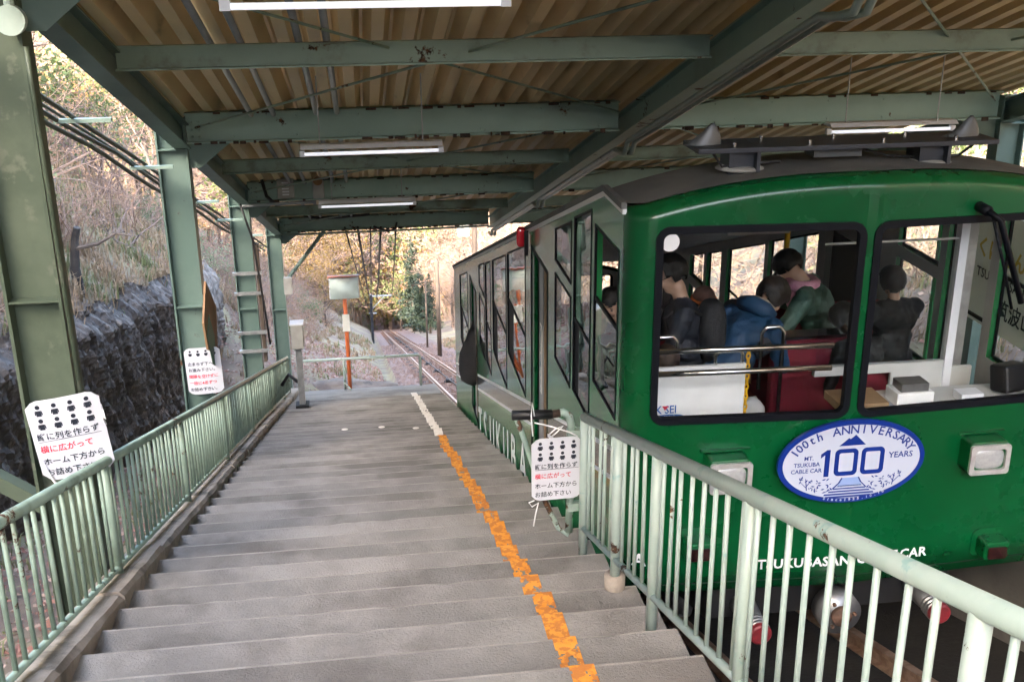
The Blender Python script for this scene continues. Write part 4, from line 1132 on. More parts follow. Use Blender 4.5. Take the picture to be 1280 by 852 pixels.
bpoly([(-.165, -.085), (-.135, -.085), (-.135, .085), (-.155, .085), (-.19, .06), (-.19, .035), (-.165, .055)], 'badge_blue')
for x0 in (-.105, .055):
    tb = cb(); Q0 = rounded(x0, x0+.14, -.085, .085, .03); Q1 = rounded(x0, x0+.14, -.085, .085, .03, .026); n = len(Q0)
    V = [bf(u, v, d) for d in (-.0035, -.0016) for u, v in Q0]+[bf(u, v, d) for d in (-.0035, -.0016) for u, v in Q1]; F = []
    for i in range(n):
        j = (i+1) % n; F += [(i, j, 2*n+j, 2*n+i), (n+i, 3*n+i, 3*n+j, n+j), (2*n+i, 2*n+j, 3*n+j, 3*n+i), (i, n+i, n+j, j)]
    tb.add(V, F); tb.part('badge_mark', 'badge_blue', badge)
bpoly([(-.05, -.10), (.05, -.10), (.075, -.155), (-.075, -.155)], 'badge_pale')
for k in range(5):
    v = -.148-.017*k; hw = .07+.026*k
    bpoly([(-hw, v), (hw, v), (hw+.006, v-.006-.0012*k), (-hw-.006, v-.006-.0012*k)], 'badge_blue')
for sx in (-1, 1):
    pts = [(.05, -.10), (.065, -.13), (.10, -.165), (.16, -.19)]
    for (a, b), (c_, d_) in zip(pts, pts[1:]): bpoly([(sx*a-.004, b), (sx*a+.004, b), (sx*c_+.005, d_), (sx*c_-.005, d_)], 'badge_blue')
    g = random.Random(5)
    tb = cb()
    for k in range(46):
        u = g.uniform(.11, .36); v = g.uniform(-.19, -.075)
        if (u/.39)**2+(v/.215)**2 > 1 or v > -.105+(u-.12)*.15: continue
        a = g.uniform(0, 3.1); l = g.uniform(.008, .014)
        du, dv = math.cos(a)*l, math.sin(a)*l
        tb.add([bf(sx*(u-du), v-dv, -.0036), bf(sx*(u-dv*.35), v+du*.35, -.0036), bf(sx*(u+du), v+dv, -.0036), bf(sx*(u+dv*.35), v-du*.35, -.0036)], [(0, 1, 2, 3)])
    stuff(tb.part('badge_leaves', 'badge_blue', badge))
    for (a, b), (c_, d_) in (((.26, -.165), (.27, -.09)), ((.262, -.15), (.30, -.11)), ((.264, -.14), (.235, -.10))): bpoly([(sx*a-.003, b), (sx*a+.003, b), (sx*c_+.002, d_), (sx*c_-.002, d_)], 'badge_blue')
for wtxt, wx0 in (('TSUKUBASAN', 2.245), ('CABLE', 2.86), ('CAR', 3.14)):
    lettering('front_lettering', wtxt, .088, 'white_paint', car, lambda u, v: lw((wx0+u, Yf(wx0+u)-.004, -3.59+v)), bold=.0024, spacing=1.05)
lettering('front_lettering', 'A', .115, 'white_paint', car, lambda u, v: lw((1.49+u, Yf(1.49+u)-.004, -3.53+v)), bold=.003)
tb = cb(); V = []
for i in range(41):
    x = 1.50+2.58*i/40
    for z in (-3.665, -3.672): V.append((x, Yf(x)-.002, z))
tb.add(V, [(2*i, 2*i+2, 2*i+3, 2*i+1) for i in range(40)]); tb.part('seam', 'black')
# running gear
for bxx, bzz in ((2.23, -3.93), (3.36, -3.90)):
    tb = cb(); tb.tube([(bxx, 5.75, bzz), (bxx, 5.48, bzz)], [.08, .06], 18); bo = tb.part('buffer', 'steel_dull', None, True)
    for k in range(3):
        tb = cb(); tb.tube([(bxx, 5.52-.03*k, bzz), (bxx, 5.505-.03*k, bzz)], .072, 18); tb.part('buffer_ring', 'steel_dull', bo, True)
    tb = cb(); tb.tube([(bxx, 5.44, bzz), (bxx, 5.41, bzz), (bxx, 5.40, bzz)], [.068, .068, .056], 24); tb.part('buffer_cap', 'buffer_red', bo)
tb = cb(); tb.tube([(2.76, 5.62, -3.90), (2.76, 5.50, -3.90)], .135, 28); dr = tb.part('drum', 'steel_dull', None, True)
tb = cb(); tb.tube([(2.76, 5.50, -3.90), (2.76, 5.46, -3.90)], .06, 18); tb.part('hub', 'rusty_steel', dr, True)
for k in range(6):
    a = k*math.pi/3; tb = cb(); tb.tube([(2.76+.09*math.cos(a), 5.505, -3.90+.09*math.sin(a)), (2.76+.09*math.cos(a), 5.485, -3.90+.09*math.sin(a))], .012, 8); tb.part('bolt', 'rusty_steel', dr)
tb = cb(); tb.prism([(5.75, -3.74), (16.6, S(16.6, -.29)), (16.6, S(16.6, -.55)), (5.75, -4.02)], fx, 2.0, 3.58); tb.part('underframe', 'black')
for yy in (7.2, 8.9, 14.0, 15.7):
    for xx in (2.255, 3.325):
        tb = cb(); tb.tube([(xx-.06, yy, S(yy, -.70)), (xx+.06, yy, S(yy, -.70))], .26, 24); tb.part('wheel', 'steel_dull', None, True)
# roof equipment
RY = 5.98; cz = -1.115
tb = cb(); tb.box((2.70, RY, cz), (1.74, .30, .028), (R(0), 0, 0)); board = bevel(tb.part('roof_board', 'navy_metal'), .004)
for k in range(7):
    tb = cb(); tb.tube([(2.05+k*.215, RY+(.09 if k % 2 else -.09), cz+.012), (2.05+k*.215, RY+(.09 if k % 2 else -.09), cz+.034)], .010, 8); tb.part('bolt', 'chrome', board)
for fxx, ms in ((1.90, 1), (3.42, 1)):
    tb = cb(); V = []; F = []; nr, nc = 9, 20
    for i in range(nr):
        f = i/(nr-1); xa, xb = -.115+.155*f**.75, .105-.045*f**2; hw_ = .032*(1-f)**.8+.005
        for c_ in range(nc):
            a_ = 2*math.pi*c_/nc; V.append((fxx+(xa+xb)/2+(xb-xa)/2*math.cos(a_), RY+hw_*math.sin(a_), cz+.013+.115*f))
    F = [(i*nc+c_, i*nc+(c_+1) % nc, (i+1)*nc+(c_+1) % nc, (i+1)*nc+c_) for i in range(nr-1) for c_ in range(nc)]+[tuple((nr-1)*nc+c_ for c_ in range(nc))]
    tb.add(V, F); tb.part('antenna_fin', 'fin_grey', board, True)
for sx_ in (2.11, 3.22):
    tb = cb(); tb.box((sx_, RY, -1.19), (.16, .16, .14)); tb.box((sx_+.07, RY, -1.17), (.02, .26, .14)); tb.part('support', 'navy_metal', board)
    tb = cb(); tb.ell((sx_, RY-.02, -1.235), (.14, .12, .02), 12, 6); tb.part('sealant', 'box_grey', board)
tb = cb(); tb.box((2.66, RY, -1.155), (.28, .14, .055)); tb.part('aerial_box', 'fin_grey', board)
for a, b, c_ in (((1.93, RY-.1, cz-.02), (2.0, RY-.05, -1.22), (2.35, RY, -1.21)), ((2.8, RY, -1.15), (3.0, RY, -1.20), (3.15, RY, -1.21)), ((3.44, RY-.1, cz-.02), (3.42, RY, -1.21), (3.28, RY, -1.22))):
    tb = cb(); tb.tube([a, b, c_], .008, 6); tb.part('aerial_cable', 'cable_black', board)

# ---- station name board beyond the car
SX = 5.5; zc_ = at(1262, 345, 8.6).z
r = thing('station_sign', 'white station name board with green frame beyond the car', 'sign', (SX, 8.4, zc_))
mb = MB(); mb.box((0, 0, 0), (.04, 2.6, 1.05)); mb.build('panel', 'sign_white', r)
for yy in (-1.32, 1.32):
    mb = MB(); mb.box((0, yy, -.3), (.06, .06, 1.75)); mb.build('post', 'sign_green', r)
sf = lambda y0, z0: (lambda u, v: (-.024, y0-u, z0+v))
lettering('lettering', 'つくばさんちょう', .19, 'ink_gold', r, sf(.85, .10), bold=.006)
lettering('lettering', 'TSUKUBASANCHO', .12, 'ink', r, sf(.62, -.10), bold=.002)
lettering('lettering', '筑波山頂', .19, 'ink', r, sf(.24, -.36), bold=.003)

# ================================================================== VEGETATION
def rdir(g, d, spread):
    v = Vector((g.gauss(0, 1), g.gauss(0, 1), g.gauss(0, 1))).normalized()
    return (d+v*spread).normalized()
def grow(g, out, p, d, L, r, lev, maxlev, kids, upw, spread, segs=3, leafcb=None, taper=.5):
    path = [p.copy()]; rr = [r]; q = p.copy(); dd = d.copy()
    for i in range(segs):
        dd = rdir(g, dd, .16+.05*lev); dd = (dd+Vector((0, 0, upw))).normalized()
        q = q+dd*(L/segs); path.append(q.copy()); rr.append(r*(1-(1-taper)*(i+1)/segs))
    out[min(lev, len(out)-1)].append((path, rr))
    if lev >= maxlev:
        if leafcb: leafcb(path[-1], dd)
        return
    n = kids[lev]
    for k in range(n):
        f = g.uniform(.28 if lev else .38, 1.0) if k else 1.0
        i = min(segs-1, int(f*segs)); a = f*segs-i
        pos = path[i].lerp(path[i+1], a)
        side = Vector((g.gauss(0, 1), g.gauss(0, 1), g.gauss(0, .45))).normalized()
        nd = (dd*(1-spread)+side*spread).normalized()
        grow(g, out, pos, nd, L*g.uniform(.48, .72), max(r*taper*g.uniform(.45, .7), .004), lev+1, maxlev, kids, upw, spread, 3 if lev < 1 else 2, leafcb, taper)
def tubes(lst, n, minr=0.0):
    mb = MB()
    for path, rr in lst: mb.tube(path, [max(x, minr) for x in rr], n, cap=False)
    return mb
def leaf_quads(mb, c, g, k, spread, size):
    for i in range(k):
        p = c+Vector((g.gauss(0, spread), g.gauss(0, spread), g.gauss(0, spread)))
        a = Vector((g.gauss(0, 1), g.gauss(0, 1), g.gauss(0, 1))).normalized(); b = a.orthogonal().normalized()
        s = size*g.uniform(.6, 1.4); a = a*s; b = b*s*.55
        mb.add([p-a, p+b*.9, p+a, p-b*.9], [(0, 1, 2, 3)])
def make_tree(seed, h, trunk_r, kids=(6, 5, 5, 4), spread=.62, upw=.10, bark='bark', twig='twig_tan', leaf=None, lk=0, lsize=.07, minr=.010, lean=.08):
    g = random.Random(seed); out = [[], [], []]; lv = MB()
    cb_ = (lambda p, d: leaf_quads(lv, p, g, lk, .16, lsize)) if leaf and lk else None
    grow(g, out, Vector((0, 0, -.3)), rdir(g, Vector((0, 0, 1)), lean), h*.62, trunk_r, 0, len(kids), kids, upw, spread, 5, cb_, .55)
    tm = tubes(out[0], 8); tm2 = tubes(out[1], 5); tm.add(tm2.v, tm2.f)
    cm = tubes(out[2], 3, minr)
    n0 = len(cm.f); mats = [twig]
    if lv.f:
        cm.m = 1; cm.add(lv.v, lv.f); mats.append(leaf)
    return tm.mesh('trunk', bark, True), cm.mesh('crown', mats)
def make_shrub(seed, h, stems, twig, leaf=None, lk=3, lsize=.05, arch=.5, minr=.005):
    g = random.Random(seed); out = [[], []]; lv = MB()
    cb_ = (lambda p, d: leaf_quads(lv, p, g, lk, .09, lsize)) if leaf else None
    for i in range(stems):
        d = Vector((g.gauss(0, arch), g.gauss(0, arch), 1)).normalized()
        grow(g, out, Vector((g.gauss(0, .12*h), g.gauss(0, .12*h), -.1)), d, h*g.uniform(.5, .8), .010*h+.004, 0, 2, (4, 3), -.05, .5, 3, cb_, .5)
    sm__ = tubes(out[0], 4, minr); cm = tubes(out[1], 3, minr*.7); mats = [twig]
    if lv.f:
        cm.m = 1; cm.add(lv.v, lv.f); mats.append(leaf)
    return sm__.mesh('stem', twig), cm.mesh('crown', mats)
def make_conifer(seed, h, needle='needle_dark', n=150, w=.26):
    g = random.Random(seed); tm = MB(); tm.tube([(0, 0, -.3), (0, 0, h*.5), (0, 0, h)], [.022*h, .014*h, .003*h], 8); cm = MB()
    for i in range(n):
        f = g.uniform(.10, 1)**.9; z = h*f; L = h*w*(1-f)**.75*g.uniform(.6, 1.1)+.15; a = g.uniform(0, 6.28)
        d = Vector((math.cos(a), math.sin(a), -.22-.2*g.random()))
        for k in range(7):
            p = Vector((0, 0, z))+d*(L*(k+.7)/7.2); s = (.16+.022*h*(1-f))*g.uniform(.7, 1.3)
            leaf_quads(cm, p, g, 3, s*.45, s*.62)
    return tm.mesh('trunk', 'bark'), cm.mesh('crown', needle)
TREES = {}
for i in range(4): TREES['bare%d' % i] = make_tree(20+i, 9+i, .15+.02*i, (6, 5, 5, 4), .58+.03*i, .10, 'bark', 'twig_tan')
for i in range(3): TREES['leafy%d' % i] = make_tree(40+i, 9+i*1.3, .15, (6, 5, 4, 4), .62, .08, 'bark_pale', 'twig_tan', 'leaf_tan', 2, .10)
for i in range(2): TREES['gold%d' % i] = make_tree(60+i, 8+i, .13, (6, 5, 4, 3), .6, .08, 'bark', 'twig_tan', 'leaf_gold', 6, .11)
for i in range(2): TREES['ygreen%d' % i] = make_tree(70+i, 9+i, .15, (6, 5, 4, 3), .6, .06, 'bark', 'twig_tan', 'leaf_yellowgreen', 6, .12)
TREES['green0'] = make_tree(80, 7, .14, (6, 5, 4, 3), .6, .06, 'bark', 'twig_tan', 'leaf_green', 9, .11)
for i in range(2): TREES['conifer%d' % i] = make_conifer(90+i, 11+i*2, n=170)
TREES['pine0'] = make_conifer(95, 10, 'leaf_yellowgreen', 90, .34)
for i in range(4): TREES['brush%d' % i] = make_shrub(110+i, 1.5+.3*i, 16, 'twig_purple' if i % 2 else 'twig_tan', arch=.55)
for i in range(3): TREES['dry%d' % i] = make_shrub(120+i, 1.6+.3*i, 14, 'twig_tan', 'leaf_tan', 3, .045)
for i in range(3): TREES['bush%d' % i] = make_shrub(130+i, 1.2+.35*i, 14, 'twig_purple', 'leaf_green', 7, .05)
for i in range(2): TREES['pale%d' % i] = make_shrub(140+i, 1.3+.3*i, 14, 'twig_tan', 'leaf_pale', 7, .045)
LAB = {'bare': ('bare_tree','bare tan-twigged tree','tree','bare trees'),
'leafy': ('dry_leaved_tree','pale tree with a few dry tan leaves','tree','dry leaved trees'),
'gold': ('golden_tree','tree with golden brown leaves','tree','golden trees'),
'ygreen': ('yellow_green_tree','yellowish green tree','tree','yellow green trees'),
'green': ('evergreen_tree','dark green broadleaf tree','tree','broadleaf evergreens'),
'conifer': ('conifer','dark conifer','tree','dark conifers by the track'),
'pine': ('pine_tree','light green pine with flat tiers','tree','light pines'),
'brush': ('bare_shrub','bare purplish brown shrub of thin arching twigs','shrub','bare shrubs'),
'dry': ('dry_shrub','dry shrub with small tan leaves','shrub','dry shrubs'),
'bush': ('green_bush','leafy dark green bush','shrub','green bushes'),
'pale': ('pale_bush','bush with pale greyish green leaves','shrub','pale bushes')}
def plant(kind, x, y, sc=1.0, g=rnd, z=None, sink=.0):
    tm, cm = TREES[kind]; n, lab, cat, grp = LAB[kind.rstrip('0123456789')]
    wh = 'on the slope beyond the car' if x > 5 and y < 32 else ('on the bank above the rock wall' if x < -3.4 and y < 30 else ('on the bank beside the track' if x < 2 else 'across the track from the bank'))
    if y > 135: wh = 'at the far end of the track'
    lab = lab+' '+wh; grp = grp+' '+wh
    r = thing(n, lab, cat, (x, y, (ground_z(x, y) if z is None else z)-sink), g.uniform(0, 6.28), grp)
    s = sc*g.uniform(.85, 1.15); r.scale = (s, s, s*g.uniform(.9, 1.1))
    link('trunk' if cat == 'tree' else 'stem', tm, r); link('crown', cm, r)
    return r
g = random.Random(11)
# shrubs on the bank above the rock wall
for i in range(120):
    y = 6+48*g.random()**1.15; x = -4.1-(1+y*.34)*g.random()**1.1
    k = g.choice(['brush0', 'brush1', 'brush2', 'brush3', 'brush1', 'dry0', 'dry1', 'dry2', 'brush2', 'pale0', 'bush0', 'pale1', 'brush0'])
    plant(k, x, y, g.uniform(.55, 1.1)*(1 if y > 12 else .7), g)
for (x, y, k, s) in ((-7.2, 24, 'bush1', 1.3), (-6.4, 25.5, 'bush2', 1.1), (-5.6, 17, 'bush0', .7), (-4.6, 13.5, 'pale0', .6), (-5.0, 15.0, 'pale1', .8), (-6.2, 27.5, 'bush2', 1.2), (-4.4, 31, 'pale1', .8)): plant(k, x, y, s, g)
# trees on the left bank
for i in range(26):
    y = 20+75*g.random(); x = -6.5-(3+y*.22)*g.random()
    plant(g.choice(['bare0', 'bare1', 'bare2', 'leafy0', 'leafy1', 'bare3', 'gold0', 'leafy2']), x, y, g.uniform(.45, .8), g)
for i in range(40):
    y = 26+80*g.random(); x = -1.8-(.5+y*.06)*g.random()-abs(g.gauss(0, 1.2))
    plant(g.choice(['brush0', 'brush1', 'dry0', 'dry1', 'pale0', 'brush3', 'dry2', 'bush0']), x, y, g.uniform(.5, .95), g)
# trees along the track
for i in range(34):
    y = 48+110*g.random(); x = -3.5-12*g.random()-y*.03
    plant(g.choice(['leafy0', 'bare1', 'gold0', 'leafy1', 'bare2', 'ygreen0', 'gold1', 'leafy2', 'bare3']), x, y, g.uniform(.6, 1.05), g)
for i in range(70):
    y = 27+130*g.random(); x = 7.6+y*.012+16*g.random()**1.5
    plant(g.choice(['bare0', 'bare1', 'bare2', 'bare3', 'leafy0', 'leafy1', 'leafy2', 'leafy0', 'leafy2', 'bare1']), x, y, g.uniform(.55, 1.0), g)
for i in range(36):
    y = 27+110*g.random(); x = 6.6+y*.008+4*g.random()
    plant(g.choice(['brush0', 'dry1', 'dry0', 'dry2', 'brush2', 'dry1', 'pale0']), x, y, g.uniform(.6, 1.2), g)
for x, y, k, s in ((6.4, 106, 'conifer1', .45), (6.2, 114, 'conifer0', .55), (6.3, 121, 'conifer1', .6), (5.6, 124, 'conifer1', .7), (6.8, 130, 'conifer0', .7), (6.0, 138, 'conifer1', .7),
                   (4.6, 142, 'ygreen0', 1.0), (1.0, 160, 'gold1', 1.1), (-1.5, 150, 'ygreen1', 1.0), (3.4, 165, 'ygreen1', 1.3), (5.5, 158, 'pine0', 1.2), (-2.6, 70, 'gold0', .55), (-3.2, 82, 'gold1', .7), (-1.8, 92, 'gold0', .5)): plant(k, x, y, s, g)
for x, y, k, s_ in ((7.4, 33, 'bare1', .75), (8.3, 38, 'bare2', .85), (9.6, 41, 'bare3', .8), (8.8, 47, 'bare0', .9), (10.4, 36, 'bare2', .8)): plant(k, x, y, s_, g)
# right bank beside the station, seen through the car
for i in range(34):
    y = 4+26*g.random(); x = 8.6+9*g.random()
    plant(g.choice(['brush0', 'brush1', 'dry0', 'dry1', 'pale0', 'dry2', 'bush0', 'brush3']), x, y, g.uniform(.6, 1.2), g)
for i in range(14):
    y = 6+22*g.random(); x = 11+9*g.random()
    plant(g.choice(['bare0', 'bare1', 'leafy0', 'leafy1', 'green0', 'ygreen0']), x, y, g.uniform(.5, .8), g)
# the wood on the far hillside reads as one mass
P = []
g = random.Random(23)
src = []
for k, (seed, lf) in enumerate(((301, 0), (302, 0), (303, 1), (304, 2), (305, 0), (306, 3))):
    gg = random.Random(seed); out = [[], [], []]; lv = MB()
    grow(gg, out, Vector((0, 0, -.5)), Vector((0, 0, 1)), 6.5, .2, 0, 3, (6, 5, 4), .08, .6, 4, lambda p, d: leaf_quads(lv, p, gg, 3 if lf == 0 else 6, .35, .26), .5)
    mb = MB()
    for lst in out: 
        q = tubes(lst, 3, .035); mb.add(q.v, q.f)
    nf = len(mb.f); mb.add(lv.v, lv.f)
    src.append((np.array(mb.v), mb.f, nf, lf))
AV = []; AF = []; AM = []; off = 0
for i in range(520):
    y = 150+250*g.random(); x = -70*g.random()*(y/260)+45*g.random()*(y/260)+2 if i % 3 else g.uniform(-22, 26)
    v, f, nf, lf = src[g.randrange(6)]
    a = g.uniform(0, 6.28); s = g.uniform(.9, 1.6); ca, sa = math.cos(a)*s, math.sin(a)*s
    w_ = np.stack([v[:, 0]*ca-v[:, 1]*sa+x, v[:, 0]*sa+v[:, 1]*ca+y, v[:, 2]*s+ground_z(x, y)], 1)
    AV.append(w_); AF += [tuple(q+off for q in t) for t in f]; AM += [0]*nf+[1+lf]*(len(f)-nf); off += len(v)
me = bpy.data.meshes.new('far_wood'); me.from_pydata(np.concatenate(AV).tolist(), [], AF)
for m_ in ('twig_tan', 'leaf_tan', 'leaf_gold', 'leaf_yellowgreen', 'leaf_tan'): me.materials.append(M[m_])
me.polygons.foreach_set('material_index', AM); me.update()
tag(stuff(link('far_wood', me)), 'sunlit tan and yellow wood covering the far hillside', 'wood')
# grass
def blades(name, label, n, area, hgt, mats, seed, wid=.006, keepf=None):
    g = random.Random(seed); V = []; F = []; MI = []
    for i in range(n):
        x, y = area(g)
        if keepf and not keepf(x, y): continue
        z = ground_z(x, y)-.02; mi = 1 if nz(x, y, .45, 7)+g.gauss(0, .22) > .27 else 0
        for b in range(g.randrange(4, 8)):
            a = g.uniform(0, 6.28); l = hgt*g.uniform(.4, 1.1)*(1+.012*y); w_ = wid*(1+.05*y)*g.uniform(.7, 1.3)
            bx, by = x+g.gauss(0, .06), y+g.gauss(0, .06); cx, cy = math.cos(a), math.sin(a); ln = g.uniform(.15, .9)
            q = len(V)
            V += [(bx-cy*w_, by+cx*w_, z), (bx+cy*w_, by-cx*w_, z), (bx+cx*l*.35*ln+cy*w_*.7, by+cy*l*.35*ln-cx*w_*.7, z+l*.6), (bx+cx*l*.35*ln-cy*w_*.7, by+cy*l*.35*ln+cx*w_*.7, z+l*.6), (bx+cx*l*ln, by+cy*l*ln, z+l*(1-.45*ln))]
            F += [(q, q+1, q+2, q+3), (q+3, q+2, q+4)]; MI += [mi, mi]
    me = bpy.data.meshes.new(name); me.from_pydata(V, [], F)
    for m_ in mats: me.materials.append(M[m_])
    me.polygons.foreach_set('material_index', MI); me.update()
    return tag(stuff(link(name, me)), label, 'grass')
def aL(g):
    y = 4+52*g.random()**1.3; return -3.7-(1.2+y*.33)*g.random()**1.2, y
def aV(g):
    y = 21.5+60*g.random()**1.3; return g.choice((g.uniform(-3.5, .35), g.uniform(5.0, 8.5), g.uniform(5.2, 8))), y
def aR(g): return 7.9+12*g.random(), 2+32*g.random()
blades('bank_grass', 'dry straw-coloured grass on the bank above the rock wall', 13000, aL, .30, ('straw', 'straw_green'), 51)
blades('verge_grass', 'thin dry grass on the verges of the track', 2600, aV, .20, ('straw', 'straw_green'), 52, keepf=lambda x, y: nz(x, y, .5, 3) > -.1)
blades('slope_grass', 'dry grass on the slope beyond the car', 4500, aR, .32, ('straw', 'straw_green'), 53)
def litter(name, label, n, area, seed, size=.03, mats=('litter', 'litter_pale')):
    g = random.Random(seed); V = []; F = []; MI = []
    for i in range(n):
        x, y = area(g); z = ground_z(x, y)+.015+.02*g.random(); s = size*g.uniform(.6, 1.4)*(1+.02*max(0, y-15)); a = g.uniform(0, 6.28)
        t1, t2 = g.uniform(-.6, .6), g.uniform(-.6, .6); c, s_ = math.cos(a)*s, math.sin(a)*s; q = len(V)
        V += [(x-c, y-s_, z), (x+s_*.6, y-c*.6, z+t1*s), (x+c, y+s_, z+t2*s*.6), (x-s_*.6, y+c*.6, z+.4*s)]; F.append((q, q+1, q+2, q+3)); MI.append(0 if g.random() < .55 else 1)
    me = bpy.data.meshes.new(name); me.from_pydata(V, [], F)
    for m_ in mats: me.materials.append(M[m_])
    me.polygons.foreach_set('material_index', MI); me.update()
    return tag(stuff(link(name, me)), label, 'leaves')
litter('bank_leaves', 'fallen brown leaves covering the bank behind the end rail', 9000, lambda g: (-4.5+5.2*g.random(), 21.6+22*g.random()**1.5), 61)
litter('ditch_leaves', 'fallen leaves and debris on the ground behind the bank side railing', 3500, lambda g: (-3.3+1.6*g.random(), 2.5+18*g.random()), 62, .028)
litter('hill_leaves', 'fallen leaves among the dry grass above the rock wall', 9000, lambda g: (lambda y: (-3.8-(1+y*.3)*g.random(), y))(4+46*g.random()**1.2), 63, .032)
litter('slope_leaves', 'fallen pinkish leaves on the slope beyond the car', 6000, lambda g: (7.8+12*g.random(), 2+32*g.random()), 64, .05)
blades('ditch_weeds', 'low green weeds behind the bank side railing', 420, lambda g: (-3.2+1.5*g.random(), 2.5+17*g.random()), .14, ('straw_green', 'straw_green'), 54)

# ---- stump with a broken branch and a white bag
p = next(q for q in (at(93, 300, 8+.5*i) for i in range(60)) if q.z-ground_z(q.x, q.y) < .9)
r = thing('dead_stump', 'dark broken stump with a thin side branch on the bank', 'stump', (p.x, p.y, ground_z(p.x, p.y)))
hh = p.z-ground_z(p.x, p.y)
mb = MB(); mb.tube([(0, 0, -.3), (-.05, 0, hh*.5), (0, .02, hh), (.06, 0, hh+.18)], [.09, .07, .055, .05], 9); mb.build('trunk', 'black_bark', r)
mb = MB(); mb.tube([(0, 0, hh*.85), (.3, .05, hh*.9), (.55, .1, hh*1.0+.05), (.75, .1, hh*1.0)], [.04, .03, .022, .01], 6); mb.build('branch', 'bark', r)

# ---- poles and wires down the track
def upole(x, y, h, label, r_=.13, m='wood_pole'):
    r = thing('utility_pole', label, 'pole', (x, y, ground_z(x, y)-.2))
    mb = MB(); mb.tube([(0, 0, 0), (0, 0, h)], [r_, r_*.75], 10); mb.build('post', m, r, True); return r
q = at(546, 325, 58); z0 = ground_z(q.x, 58); upole(q.x, 58, q.z-z0+.2, 'brown utility pole among the bare trees beside the verge')
q = at(531.5, 350, 72); z0 = ground_z(q.x, 72); upole(q.x, 72, q.z-z0+.2, 'thin utility pole farther down the verge', .07, 'wood_pole')
q = at(579, 283, 44); z0 = ground_z(q.x, 44); r = upole(q.x+.45, 44, q.z-z0+.6, 'tall utility pole carrying a grey box behind the car roof', .15)
mb = MB(); mb.box((-.45, 0, q.z-z0+.1), (.45, .35, .55)); mb.build('transformer', 'box_grey', r)
mb = MB(); mb.box((-.2, 0, q.z-z0+.3), (.5, .06, .06)); mb.build('arm', 'galv', r)
PY = 96; q = at(463.5, 371, PY); z0 = ground_z(q.x, PY)
r = thing('wire_post', 'dark steel post with a bracket arm carrying wires over the track', 'pole', (q.x, PY, z0-.2))
mb = MB(); mb.tube([(0, 0, 0), (0, 0, q.z-z0+.4)], .13, 10); mb.build('post', 'navy_metal', r)
mb = MB(); mb.box((.9, 0, q.z-z0+.25), (2.0, .1, .1)); mb.build('arm', 'galv', r)
mb = MB(); mb.beam((.1, 0, q.z-z0-.9), (1.2, 0, q.z-z0+.2), .07, .07); mb.build('brace', 'galv', r)
mb = MB(); mb.box((.1, 0, q.z-z0-1.35), (.7, .08, .08)); mb.build('lower_arm', 'galv', r)
tp = Vector((q.x, PY, q.z))
for i, (px, dx, dz) in enumerate(((431, .0, -1.9), (447, .05, -.6), (463, .0, .2), (476, .4, .1), (495, 1.7, .3))):
    a = at(px, 284, 23.0); b = tp+Vector((dx, 0, dz)); path = []
    for k in range(13):
        f = k/12; path.append(a.lerp(b, f)-Vector((0, 0, .5*math.sin(math.pi*f)*(.6+.3*i % 2))))
    pipe('overhead_wire', path, (.018, .03, .016, .026, .018)[i], 'cable_black', 'black overhead wire running from the canopy to the wire post', 'wire', 'overhead wires', 5)

# ================================================================== PEOPLE
def capsule(mb, a, b, ra, rb, n=10):
    a, b = Vector(a), Vector(b); d = (b-a); L = d.length; d = d/L if L > 1e-6 else Vector((0, 0, 1))
    pts = []; rr = []
    for k in range(4): t = -math.pi/2+k*math.pi/8; pts.append(a+d*ra*math.sin(t)); rr.append(max(.0015, ra*math.cos(t)))
    pts.append(a); rr.append(ra); pts.append(b); rr.append(rb)
    for k in range(1, 5): t = k*math.pi/8; pts.append(b+d*rb*math.sin(t)); rr.append(max(.0015, rb*math.cos(t)))
    mb.tube(pts, rr, n)
def remesh(mb, voxel, smooth=4):
    me = mb.mesh('tmp', 'skin'); o = bpy.data.objects.new('tmp', me); COL.objects.link(o)
    m = o.modifiers.new('r', 'REMESH'); m.mode = 'VOXEL'; m.voxel_size = voxel
    s = o.modifiers.new('s', 'SMOOTH'); s.iterations = smooth; s.factor = .5
    dg = bpy.context.evaluated_depsgraph_get()
    out = bpy.data.meshes.new_from_object(o.evaluated_get(dg))
    bpy.data.objects.remove(o); return out
